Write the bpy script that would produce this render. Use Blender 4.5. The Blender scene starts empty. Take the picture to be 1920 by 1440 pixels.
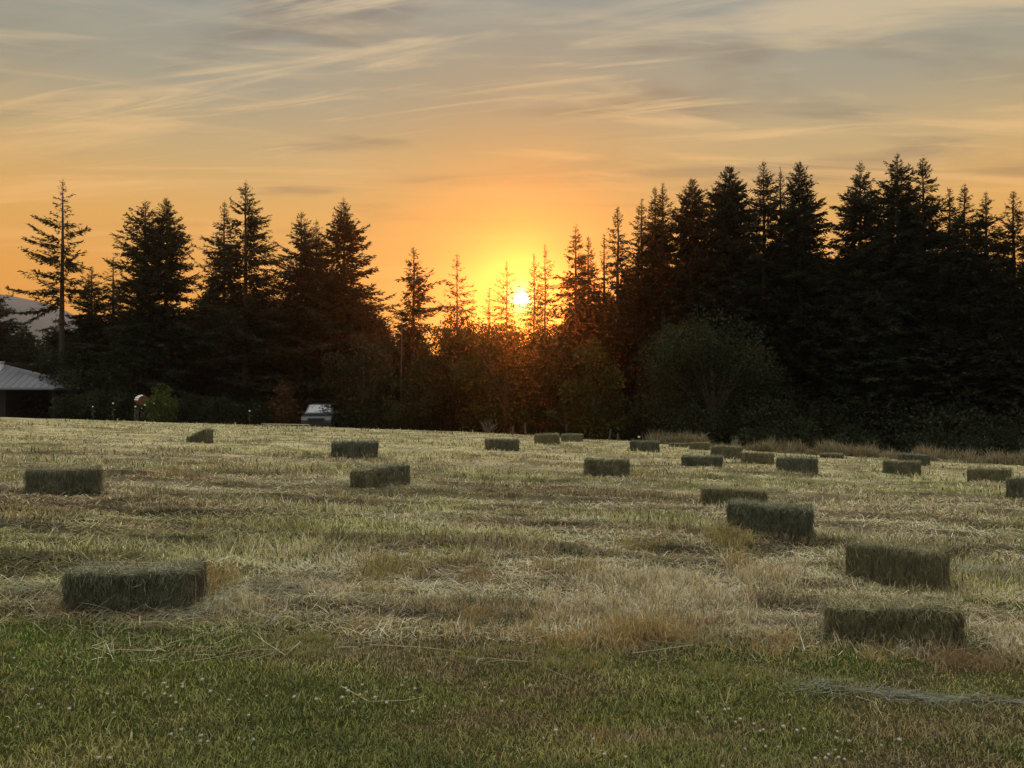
import bpy, math, random
import numpy as np
from mathutils import Vector
R = math.radians
C = bpy.context.scene.collection
rg = np.random.default_rng(11)
random.seed(5)
CAMZ, F, HY = 1.6, 1450.0, 736.0

# ---------------------------------------------------------------- noise + terrain
def _hash(i, j, s):
    h = (i.astype(np.int64) * 374761393 + j.astype(np.int64) * 668265263 + s * 974711) & 0x7fffffff
    h = ((h ^ (h >> 13)) * 1274126177) & 0x7fffffff
    return ((h ^ (h >> 16)) & 0xffff) / 65535.0
def vnoise(x, y, s=0):
    x = np.asarray(x, float); y = np.asarray(y, float)
    i = np.floor(x); j = np.floor(y); u = x - i; v = y - j
    u = u*u*(3-2*u); v = v*v*(3-2*v)
    a = _hash(i, j, s); b = _hash(i+1, j, s); c = _hash(i, j+1, s); d = _hash(i+1, j+1, s)
    return (a*(1-u)+b*u)*(1-v) + (c*(1-u)+d*u)*v
def fbm(x, y, s=0, o=4):
    t = 0; a = .5; n = 0
    for k in range(o):
        t = t + a*vnoise(x*2**k, y*2**k, s+k*17); n += a; a *= .55
    return t/n
def sstep(a, b, x):
    t = np.clip((np.asarray(x, float)-a)/(b-a), 0, 1); return t*t*(3-2*t)
EX = [-60, -30, -10, -2, 5, 10, 16, 19, 40]
EY = [47, 46, 45, 44, 40, 34, 31, 30, 29]
def edge(x): return np.interp(x, EX, EY)
def lawn_edge(x):
    return 5.25 + .05*x + .35*(fbm(x*.7+3, x*0+1.3, 5)-.5)*2 + .5*(fbm(x*2.3+1, x*0+4.1, 6)-.5)
def ground0(x, y):
    x = np.asarray(x, float); y = np.asarray(y, float)
    e = edge(x); yc = np.clip(y, -3, e); xc = np.clip(x, -48, 32)
    d = 1.54 + .045*xc + .0185*yc - .00033*xc*yc
    d = d + .9*sstep(0, 9, y-e) + .004*np.clip(y-e-9, 0, 600)
    return CAMZ - d
def relief(x, y):
    f = sstep(4.6, 6.5, y)
    b = (fbm(x*.55, y*1.5, 21)-.5)*.24*f + (fbm(x*2.2, y*3.1, 31)-.5)*.05
    return b * (1-.6*sstep(20, 40, y))
def ground(x, y): return ground0(x, y) + relief(x, y)
PITCH = math.atan((HY-720)/F)
def ray(px, py):
    u = (px-960)/F; v = -(py-720)/F
    c, s = math.cos(PITCH), math.sin(PITCH)
    return np.array([u, c - s*v, s + c*v])
def at(px, py):
    d = ray(px, py); t0, t = 1.0, 1.0
    while t < 120:
        p = d*t
        if CAMZ + p[2] < float(ground0(p[0], p[1])): break
        t0 = t; t += .05 + t*.004
    for _ in range(24):
        m = (t0+t)/2; p = d*m
        if CAMZ + p[2] < float(ground0(p[0], p[1])): t = m
        else: t0 = m
    p = d*t
    return p[0], p[1]
def xz(px, py, Y):
    d = ray(px, py); t = Y/d[1]
    return d[0]*t, CAMZ + d[2]*t

# ---------------------------------------------------------------- mesh helpers
def mesh_obj(name, V, faces, mat, parent=None, col=None, smooth=False):
    """faces: list of integer arrays, each (n,k)"""
    me = bpy.data.meshes.new(name)
    V = np.asarray(V, np.float32)
    me.vertices.add(len(V)); me.vertices.foreach_set('co', V.ravel())
    faces = [np.asarray(f, np.int32) for f in faces if len(f)]
    loops = np.concatenate([f.ravel() for f in faces])
    tot = np.concatenate([np.full(len(f), f.shape[1], np.int32) for f in faces])
    st = np.concatenate([[0], np.cumsum(tot)[:-1]]).astype(np.int32)
    me.loops.add(len(loops)); me.loops.foreach_set('vertex_index', loops)
    me.polygons.add(len(tot)); me.polygons.foreach_set('loop_start', st)
    me.polygons.foreach_set('loop_total', tot)
    me.polygons.foreach_set('use_smooth', np.full(len(tot), smooth, bool))
    if col is not None:
        a = me.attributes.new('tint', 'FLOAT_COLOR', 'POINT')
        c = np.ones((len(V), 4), np.float32); c[:, :3] = col
        a.data.foreach_set('color', c.ravel())
    me.update(calc_edges=True); me.validate()
    me.materials.append(mat)
    o = bpy.data.objects.new(name, me); C.objects.link(o)
    if parent: o.parent = parent
    return o
def empty(name, loc, rz=0):
    o = bpy.data.objects.new(name, None); C.objects.link(o)
    o.location = loc; o.rotation_euler = (0, 0, rz); o.empty_display_size = .2
    return o
def tag(o, label=None, cat=None, group=None, kind=None):
    if label: o['label'] = label
    if cat: o['category'] = cat
    if group: o['group'] = group
    if kind: o['kind'] = kind
    return o
class MB:
    def __init__(s): s.V = []; s.F = {}; s.n = 0
    def add(s, V, faces):
        V = np.asarray(V, float).reshape(-1, 3)
        for f in faces:
            s.F.setdefault(len(f), []).append([i+s.n for i in f])
        s.V.append(V); s.n += len(V)
    def box(s, c, d, rz=0, ch=0.0):
        x, y, z = [k/2 for k in d]
        P = np.array([[sx*x, sy*y, sz*z] for sz in (-1, 1) for sx, sy in ((-1,-1),(1,-1),(1,1),(-1,1))])
        if rz:
            cc, ss = math.cos(rz), math.sin(rz); P[:, :2] = P[:, :2] @ np.array([[cc, ss], [-ss, cc]])
        s.add(P+np.array(c), [(3,2,1,0),(4,5,6,7),(0,1,5,4),(1,2,6,5),(2,3,7,6),(3,0,4,7)])
    def tube(s, pts, rad, n=8, caps=True):
        pts = [Vector(p) for p in pts]
        if not hasattr(rad, '__len__'): rad = [rad]*len(pts)
        V = []
        for i, p in enumerate(pts):
            t = (pts[min(i+1, len(pts)-1)]-pts[max(i-1, 0)]).normalized()
            a = t.cross(Vector((0, 0, 1)) if abs(t.z) < .9 else Vector((1, 0, 0))).normalized(); b = t.cross(a)
            for k in range(n):
                q = 2*math.pi*k/n; V.append(p + (a*math.cos(q)+b*math.sin(q))*rad[i])
        f = []
        for i in range(len(pts)-1):
            for k in range(n):
                f.append((i*n+k, i*n+(k+1) % n, (i+1)*n+(k+1) % n, (i+1)*n+k))
        if caps:
            f.append(tuple(range(n-1, -1, -1))); f.append(tuple((len(pts)-1)*n+k for k in range(n)))
        s.add([tuple(v) for v in V], f)
    def lathe(s, prof, n=16, c=(0, 0, 0), axis='z'):
        V = []
        for r, z in prof:
            for k in range(n):
                q = 2*math.pi*k/n; p = (r*math.cos(q), r*math.sin(q), z)
                if axis == 'x': p = (p[2], p[0], p[1])
                if axis == 'y': p = (p[0], p[2], p[1])
                V.append((p[0]+c[0], p[1]+c[1], p[2]+c[2]))
        f = [(i*n+k, i*n+(k+1) % n, (i+1)*n+(k+1) % n, (i+1)*n+k) for i in range(len(prof)-1) for k in range(n)]
        f.append(tuple(range(n-1, -1, -1))); f.append(tuple((len(prof)-1)*n+k for k in range(n)))
        s.add(V, f)
    def build(s, name, mat, parent=None, smooth=False):
        return mesh_obj(name, np.concatenate(s.V), [np.array(v) for v in s.F.values()], mat, parent, None, smooth)

# ---------------------------------------------------------------- materials
def new_mat(name):
    m = bpy.data.materials.new(name); m.use_nodes = True
    nt = m.node_tree; nt.nodes.clear(); return m, nt, nt.nodes.new('ShaderNodeOutputMaterial')
def leafy(name, trans=.25, gain=(1, 1, 1), warm=(1.15, 1.0, .6), gloss=0.0):
    m, nt, out = new_mat(name); N = nt.nodes; L = nt.links
    at_ = N.new('ShaderNodeAttribute'); at_.attribute_name = 'tint'
    mul = N.new('ShaderNodeMix'); mul.data_type = 'RGBA'; mul.blend_type = 'MULTIPLY'; mul.inputs[0].default_value = 1
    mul.inputs[7].default_value = (*gain, 1); L.new(at_.outputs['Color'], mul.inputs[6])
    w = N.new('ShaderNodeMix'); w.data_type = 'RGBA'; w.blend_type = 'MULTIPLY'; w.inputs[0].default_value = 1
    w.inputs[7].default_value = (*warm, 1); L.new(mul.outputs[2], w.inputs[6])
    d = N.new('ShaderNodeBsdfDiffuse'); t = N.new('ShaderNodeBsdfTranslucent'); mx = N.new('ShaderNodeMixShader')
    L.new(mul.outputs[2], d.inputs[0]); L.new(w.outputs[2], t.inputs[0]); mx.inputs[0].default_value = trans
    L.new(d.outputs[0], mx.inputs[1]); L.new(t.outputs[0], mx.inputs[2])
    sh = mx
    if gloss:
        g = N.new('ShaderNodeBsdfGlossy'); g.inputs['Roughness'].default_value = .45; g.inputs[0].default_value = (.9, .9, .8, 1)
        m2 = N.new('ShaderNodeMixShader'); m2.inputs[0].default_value = gloss
        L.new(mx.outputs[0], m2.inputs[1]); L.new(g.outputs[0], m2.inputs[2]); sh = m2
    L.new(sh.outputs[0], out.inputs[0]); return m
def solid(name, c1, c2=None, scale=4, rough=.8, metal=0, bump=.0, stretch=(1, 1, 1), spec=.3):
    m, nt, out = new_mat(name); N = nt.nodes; L = nt.links
    p = N.new('ShaderNodeBsdfPrincipled'); L.new(p.outputs[0], out.inputs[0])
    p.inputs['Roughness'].default_value = rough; p.inputs['Metallic'].default_value = metal
    p.inputs['Specular IOR Level'].default_value = spec
    tc = N.new('ShaderNodeTexCoord'); mp = N.new('ShaderNodeMapping'); mp.inputs['Scale'].default_value = stretch
    L.new(tc.outputs['Object'], mp.inputs[0])
    n = N.new('ShaderNodeTexNoise'); n.inputs['Scale'].default_value = scale; n.inputs['Detail'].default_value = 6
    L.new(mp.outputs[0], n.inputs['Vector'])
    r = N.new('ShaderNodeValToRGB'); r.color_ramp.elements[0].position = .3; r.color_ramp.elements[1].position = .7
    r.color_ramp.elements[0].color = (*c1, 1); r.color_ramp.elements[1].color = (*(c2 or c1), 1)
    L.new(n.outputs[0], r.inputs[0]); L.new(r.outputs[0], p.inputs['Base Color'])
    if bump:
        b = N.new('ShaderNodeBump'); b.inputs['Strength'].default_value = bump; b.inputs['Distance'].default_value = .03
        L.new(n.outputs[0], b.inputs['Height']); L.new(b.outputs[0], p.inputs['Normal'])
    return m
M_needle = leafy('needles', .22)
M_leaf = leafy('leaves', .25)
M_grass = leafy('grass_blades', .45, warm=(1.1, 1.0, .65), gloss=.03)
M_hay = leafy('hay_fibres', .2, gloss=.0)
M_bark = solid('bark', (.035, .026, .02), (.07, .055, .042), 9, .95, bump=.6, stretch=(3, 3, .6))
M_pale_bark = solid('pale_bark', (.10, .08, .065), (.16, .13, .105), 9, .9, bump=.4, stretch=(3, 3, .6))

def vary(m):
    nt = m.node_tree; N = nt.nodes; L = nt.links
    mul = [n for n in N if n.type == 'MIX'][0]; oi = N.new('ShaderNodeObjectInfo'); rp = N.new('ShaderNodeValToRGB')
    rp.color_ramp.elements[0].color = (.8, .84, .88, 1); rp.color_ramp.elements[1].color = (1.25, 1.18, .98, 1)
    L.new(oi.outputs['Random'], rp.inputs[0]); L.new(rp.outputs[0], mul.inputs[7])
M_bale = leafy('baled_hay', .2); vary(M_bale)

# ground sheet: thatch and soil under the blades
def ground_mat():
    m, nt, out = new_mat('field_soil'); N = nt.nodes; L = nt.links
    a = N.new('ShaderNodeAttribute'); a.attribute_name = 'tint'
    tc = N.new('ShaderNodeTexCoord'); mp = N.new('ShaderNodeMapping'); mp.inputs['Scale'].default_value = (1, 2.2, 1)
    L.new(tc.outputs['Object'], mp.inputs[0])
    n = N.new('ShaderNodeTexNoise'); n.inputs['Scale'].default_value = 9; n.inputs['Detail'].default_value = 8; n.inputs['Roughness'].default_value = .75
    L.new(mp.outputs[0], n.inputs['Vector'])
    r = N.new('ShaderNodeValToRGB'); r.color_ramp.elements[0].position = .3; r.color_ramp.elements[1].position = .72
    r.color_ramp.elements[0].color = (.45, .45, .42, 1); r.color_ramp.elements[1].color = (1.25, 1.2, 1.1, 1)
    L.new(n.outputs[0], r.inputs[0])
    mx = N.new('ShaderNodeMix'); mx.data_type = 'RGBA'; mx.blend_type = 'MULTIPLY'; mx.inputs[0].default_value = 1
    L.new(a.outputs['Color'], mx.inputs[6]); L.new(r.outputs[0], mx.inputs[7])
    p = N.new('ShaderNodeBsdfDiffuse'); L.new(mx.outputs[2], p.inputs[0])
    b = N.new('ShaderNodeBump'); b.inputs['Strength'].default_value = .8; b.inputs['Distance'].default_value = .05
    L.new(n.outputs[0], b.inputs['Height']); L.new(b.outputs[0], p.inputs['Normal'])
    L.new(p.outputs[0], out.inputs[0]); return m

def lerp(a, b, t): return a + (b-a)*np.asarray(t)[..., None]
def field_colour(x, y):
    """colour of the mown field, shading of hollows and ridges painted in: tan stubble, olive regrowth, brown thatch, in strips left by the mower"""
    A = np.array
    tan = A([.46, .40, .26]); olive = A([.34, .35, .16]); brown = A([.30, .235, .15]); pale = A([.56, .51, .34]); yg = A([.50, .445, .25])
    c = np.broadcast_to(tan, x.shape+(3,)).copy()
    c = lerp(c, olive, sstep(.45, .62, fbm(x*.22+7, y*.55, 41))*.8)
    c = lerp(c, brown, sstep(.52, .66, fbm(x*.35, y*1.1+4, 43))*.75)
    c = lerp(c, yg, sstep(14, 30, y)*.8)
    c = lerp(c, pale, sstep(.55, .68, fbm(x*.3+11, y*1.6, 47))*.6)
    c = lerp(c, A([.13, .105, .06]), sstep(.56, .66, fbm(x*.28+5, y*2.3+9, 53))*.7)  # dead thatch, darkened further to paint in the shade of dips
    c = c*(.6+.75*sstep(.3, .7, fbm(x*1.7+3, y*4.5, 59)))[..., None]  # light ridges and dark hollows put into the colour as streaks
    return c
def lawn_colour(x, y):
    A = np.array
    g = A([.215, .245, .08]); dk = A([.115, .15, .05]); br = A([.28, .235, .14]); ol = A([.31, .315, .125])
    c = np.broadcast_to(g, x.shape+(3,)).copy()
    c = lerp(c, ol, sstep(.42, .6, fbm(x*1.1, y*2, 61)))
    c = lerp(c, dk, sstep(.5, .65, fbm(x*.9+4, y*2.2, 63))*.8)
    c = lerp(c, br, sstep(.50, .64, fbm(x*1.0+9, y*2.6+2, 67))*.8)
    c = lerp(c, A([.22, .30, .075]), sstep(-1.2, -2.6, x)*sstep(3.9, 4.6, y)*.8)
    return c

def build_ground():
    gx = np.concatenate([-np.geomspace(420, 46, 16), np.arange(-45, 33, .3), np.geomspace(33.5, 420, 16)])
    gy = np.concatenate([-np.geomspace(120, 4, 12), np.arange(-3.5, 12, .16), np.arange(12, 62, .4), np.geomspace(63, 335, 16)])
    X, Y = np.meshgrid(gx, gy); Z = ground(X, Y)
    V = np.stack([X, Y, Z], -1).reshape(-1, 3)
    nx, ny = len(gx), len(gy)
    I = np.arange(nx*ny).reshape(ny, nx)
    Fq = np.stack([I[:-1, :-1], I[:-1, 1:], I[1:, 1:], I[1:, :-1]], -1).reshape(-1, 4)
    x, y = V[:, 0], V[:, 1]
    f = sstep(-.15, .25, y-lawn_edge(x))
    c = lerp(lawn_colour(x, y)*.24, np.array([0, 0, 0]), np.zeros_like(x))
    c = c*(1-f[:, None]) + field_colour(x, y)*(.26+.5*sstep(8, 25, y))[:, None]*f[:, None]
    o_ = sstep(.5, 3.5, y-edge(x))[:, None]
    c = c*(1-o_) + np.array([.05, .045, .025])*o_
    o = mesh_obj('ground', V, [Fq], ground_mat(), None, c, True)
    tag(o, kind='structure')
build_ground()

# ---------------------------------------------------------------- grass
def blades(pos, h, w, elev, az, curve, col, yaw=None):
    """bent two-segment blades; pos (n,3). returns V, quads, tris, colour"""
    n = len(pos)
    d = np.stack([np.cos(elev)*np.cos(az), np.cos(elev)*np.sin(az), np.sin(elev)], -1)
    e2 = elev - curve
    d2 = np.stack([np.cos(e2)*np.cos(az), np.cos(e2)*np.sin(az), np.sin(e2)], -1)
    if yaw is None: yaw = rg.uniform(0, math.pi, n)
    s = np.stack([np.cos(yaw), np.sin(yaw), rg.uniform(-.25, .25, n)], -1)*(w/2)[:, None]
    m = pos + d*(h*.55)[:, None]; t = m + d2*(h*.45)[:, None]
    V = np.stack([pos-s, pos+s, m+s*.85, m-s*.85, t], 1).reshape(-1, 3)
    b = np.arange(n)[:, None]*5
    q = b + np.array([0, 1, 2, 3]); tr = b + np.array([3, 2, 4])
    return V, q, tr, np.repeat(col, 5, 0)
def field_points(n, rmin, rmax, half=44, pw=2.0):
    """points round the camera, denser close by"""
    a = R(90) + np.radians(rg.uniform(-half, half, n)); u = rg.uniform(0, 1, n)
    if pw == 2.0: r = 1/(1/rmin + u*(1/rmax-1/rmin))
    else:
        k = 1-pw; r = (rmin**k + u*(rmax**k-rmin**k))**(1/k)
    return r*np.cos(a), r*np.sin(a)
def join_blades(name, sets, mat):
    V = []; Q = []; T = []; K = []; n = 0
    for v, q, t, c in sets:
        V.append(v); Q.append(q+n); T.append(t+n); K.append(c); n += len(v)
    return mesh_obj(name, np.concatenate(V), [np.concatenate(Q), np.concatenate(T)], mat, None, np.concatenate(K))
def jitter(c, a=.22):
    n = len(c); return np.clip(c*(1+rg.normal(0, a, (n, 1)))*(1+rg.normal(0, .06, (n, 3))), .008, .75)

# lawn in front
x, y = field_points(170000, 2.6, 7.2, 46)
k = y < lawn_edge(x) + rg.normal(0, .26, len(x))
x, y = x[k], y[k]; n = len(x); rr = np.hypot(x, y)
h = (.022+.03*fbm(x*1.3, y*1.6, 71))*rg.uniform(.6, 1.35, n)*(1+1.0*sstep(.6, .0, lawn_edge(x)-y)*fbm(x*1.4, y, 73))
c = jitter(lawn_colour(x, y)*1.12, .5)
dry = rg.random(n) < .12+.25*sstep(.5, .65, fbm(x*1.0+9, y*2.6+2, 67)); c[dry] = jitter(np.tile([.30, .24, .12], (dry.sum(), 1)))
g1 = blades(np.stack([x, y, ground(x, y)-.004], -1), h, np.maximum(.0032, .0009*rr)*rg.uniform(.7, 1.3, n), np.radians(rg.normal(62, 16, n)), rg.uniform(0, 2*math.pi, n), np.radians(rg.uniform(5, 60, n)), c)
o = join_blades('lawn_grass', [g1], M_grass)
tag(o, 'short green mown lawn grass with brown patches in front of the hay field', 'grass', kind='stuff')

# stubble of the field
x, y = field_points(400000, 4.6, 50, 45, 1.9)
k = (y > lawn_edge(x) + rg.normal(0, .26, len(x))) & (y < edge(x)+1.0)
x, y = x[k], y[k]; n = len(x); rr = np.hypot(x, y)
flat = rg.random(n) < .42
hz = fbm(x*.45+2, y*1.2, 81)
h = np.where(flat, rg.uniform(.06, .2, n), (.035+.12*sstep(.4, .72, hz))*rg.uniform(.5, 1.4, n))
el = np.where(flat, rg.normal(14, 9, n), rg.normal(62, 18, n))
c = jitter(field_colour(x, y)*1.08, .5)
green = (rg.random(n) < .12+.25*sstep(.5, .65, fbm(x*.25, y*.6, 87))) & ~flat
c[green] = jitter(np.tile([.20, .23, .075], (green.sum(), 1)))
w = np.maximum(.0034, .00095*rr)*rg.uniform(.7, 1.3, n)
g2 = blades(np.stack([x, y, ground(x, y)+np.where(flat, .01, -.004)], -1), h*(1+rr*.004), w, np.radians(el), rg.uniform(0, 2*math.pi, n), np.radians(rg.uniform(0, 55, n)), c)
o = join_blades('stubble', [g2], M_grass)
tag(o, 'tan and olive stubble left on the mown hay field between the bales', 'grass', kind='stuff')

# tall tufts: (px, py, half width px, depth m, count, height, colour)
PALE = [.62, .57, .43]; GOLD = [.40, .31, .15]; BRN = [.28, .205, .12]; GRN = [.20, .24, .07]; OLV = [.30, .27, .11]
TUFTS = [(1130,1125,150,.7,4200,.22,PALE),(1250,1105,130,.7,3600,.25,PALE),(1330,1140,120,.6,2600,.2,PALE),(1420,1085,75,.4,1500,.24,PALE),
 (1395,1070,28,.2,500,.26,GOLD),(1050,1150,90,.4,1600,.16,PALE),(930,1180,85,.25,1900,.16,GOLD),(1215,1200,90,.35,2300,.20,GOLD),(1060,1195,70,.3,900,.12,GOLD),
 (1430,1205,80,.3,1800,.15,GOLD),(1330,1175,70,.3,1000,.13,BRN),(1600,1225,110,.2,1700,.12,GOLD),(1740,1225,60,.15,900,.17,PALE),(1850,1255,95,.3,2600,.17,BRN),(1900,1225,60,.3,1100,.2,PALE),
 (400,1110,40,.3,1000,.22,GOLD),(440,1135,90,.3,1600,.14,PALE),(560,1120,90,.3,1600,.15,PALE),(760,1065,90,.6,2400,.18,OLV),(880,1080,60,.5,1600,.2,BRN),(800,1040,120,.7,2200,.15,GRN),
 (690,1110,60,.3,900,.14,OLV),(1070,1250,75,.25,2300,.13,GRN),(930,1225,120,.15,1600,.09,GRN),(1330,1270,120,.2,2200,.10,GRN),(1620,1295,140,.12,2200,.08,GRN),(560,1215,110,.2,1800,.09,GRN),(40,1215,90,.3,2400,.12,GRN),
 (1370,1020,50,.4,1000,.2,OLV),(1240,1030,90,.6,1400,.15,OLV),(1060,1060,90,.5,1400,.15,OLV),(350,895,45,.6,500,.16,BRN),(1190,888,40,.8,500,.18,OLV),(690,938,30,.5,200,.1,BRN),
 (1870,912,30,.5,300,.2,PALE),(1800,1110,60,.4,900,.12,OLV),(300,1160,150,.2,1500,.1,BRN),(120,1150,60,.2,700,.14,BRN),(640,1170,120,.2,1500,.09,GOLD)]
sets = []
for px, py, hw, dep, cnt, hh, kc in TUFTS:
    X0, Y0 = at(px, py); X = X0 + rg.normal(0, .5, cnt)*hw/F*Y0; Yv = Y0 + rg.normal(0, .5, cnt)*dep
    f = fbm(X*3.2, Yv*3.6, 91, 3); kp = f > .46; X, Yv, f = X[kp], Yv[kp], f[kp]; m = len(X)
    base = np.tile(kc, (m, 1)); alt = rg.random(m) < .3; base[alt] = [.34, .27, .13]
    sets.append(blades(np.stack([X, Yv, ground(X, Yv)-.01], -1), hh*.82*rg.uniform(.45, 1.3, m)*(.35+1.9*(f-.4)/.3*.5), np.maximum(.0035, .0008*Y0)*rg.uniform(.7, 1.4, m), np.radians(rg.normal(66, 17, m)), rg.uniform(0, 2*math.pi, m), np.radians(rg.uniform(0, 115, m)), jitter(base, .3)))
o = join_blades('grass_tufts', sets, M_grass)
tag(o, 'uncut clumps of dry pale and golden grass standing between the bales', 'grass', kind='stuff')

# unmown strip along the right hand field edge
m = 26000
t = rg.uniform(0, 1, m); px = 1215 + t*1000
X = np.interp(px, [1215, 1250, 1400, 1700, 1920, 2300], [6.7, 7.6, 10.2, 16, 20.3, 27]); Yv = edge(X) - .6 + np.abs(rg.normal(0, 1.1, m))
f = fbm(X*1.6, Yv*1.2, 95)
bc = lerp(np.tile([.19, .17, .10], (m, 1)), np.array([.33, .27, .19]), (rg.random(m) < .4)*1.)
g = blades(np.stack([X, Yv, ground(X, Yv)-.02], -1), (.06+.62*sstep(.3, .75, f))*rg.uniform(.4, 1.35, m), rg.uniform(.012, .03, m), np.radians(rg.normal(76, 11, m)), rg.uniform(0, 6.28, m), np.radians(rg.uniform(0, 55, m)), jitter(bc))
o = join_blades('tall_grass', [g], M_grass)
tag(o, 'strip of tall uncut tan grass along the foot of the dark conifers', 'grass', kind='stuff')

# rakings of cut hay
def fibre_strip(pts, cnt, half, lo, hi, colr, lift=.02):
    P = np.array([at(*p) for p in pts]); tt = rg.uniform(0, 1, cnt)*(len(P)-1); i = np.minimum(tt.astype(int), len(P)-2); u = (tt-i)[:, None]
    Q = P[i]*(1-u)+P[i+1]*u; dirv = P[i+1]-P[i]
    X = Q[:, 0]+rg.normal(0, half*.4, cnt); Yv = Q[:, 1]+rg.normal(0, half*.5, cnt)
    az = np.arctan2(dirv[:, 1], dirv[:, 0]) + rg.normal(0, .75, cnt) + np.where(rg.random(cnt) < .5, math.pi, 0)
    return blades(np.stack([X, Yv, ground(X, Yv)+rg.uniform(.01, lift+.02, cnt)], -1), rg.uniform(lo, hi, cnt), rg.uniform(.002, .0045, cnt), np.radians(rg.normal(0, 2.5, cnt)), az, np.radians(rg.normal(4, 10, cnt)), jitter(np.tile(colr, (cnt, 1)), .2))
HAYC = [.27, .28, .20]
sets = [fibre_strip([(1500,1292),(1600,1296),(1700,1306),(1800,1312),(2000,1325)], 520, .07, .08, .3, [.21, .215, .16], .006), fibre_strip([(200,1225),(420,1235),(600,1218),(760,1222),(1000,1250)], 110, .2, .12, .35, [.30, .30, .18], .04),
        fibre_strip([(420,1128),(560,1122),(700,1140)], 420, .25, .1, .32, HAYC, .04), fibre_strip([(640,1060),(850,1110),(1000,1130)], 420, .3, .1, .32, HAYC, .04), fibre_strip([(0,1105),(110,1110)], 160, .15, .1, .3, HAYC, .04),
        fibre_strip([(380,1150),(300,1160),(460,1140)], 260, .25, .1, .3, HAYC, .04), fibre_strip([(1780,1075),(1920,1095)], 900, .25, .12, .35, HAYC, .05), fibre_strip([(1100,915),(1190,905)], 500, .5, .2, .5, HAYC, .05), fibre_strip([(1640,896),(1720,893)], 300, .5, .2, .5, HAYC, .05)]
for bx_, by_, bw_ in ((255,1140,1.5),(1675,1203,1.5),(1685,1096,1.3),(1443,1002,1.3),(1374,944,1.2),(120,920,1.3),(715,914,1.2)):
    X0, Y0 = at(bx_, by_); m = 420; X = X0+rg.normal(0, bw_*.4, m); Yv = Y0+rg.normal(.1, .28, m)
    sets.append(blades(np.stack([X, Yv, ground(X, Yv)+rg.uniform(.01, .05, m)], -1), rg.uniform(.08, .3, m), rg.uniform(.0025, .005, m)*max(1, Y0/8), np.radians(rg.normal(8, 12, m)), rg.uniform(0, 6.28, m), np.radians(rg.normal(5, 12, m)), jitter(np.tile([.36, .34, .22], (m, 1)), .3)))
o = join_blades('cut_hay', sets, M_hay)
tag(o, 'loose grey green cut hay lying in wisps across the lawn and field', 'hay', kind='stuff')

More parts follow.
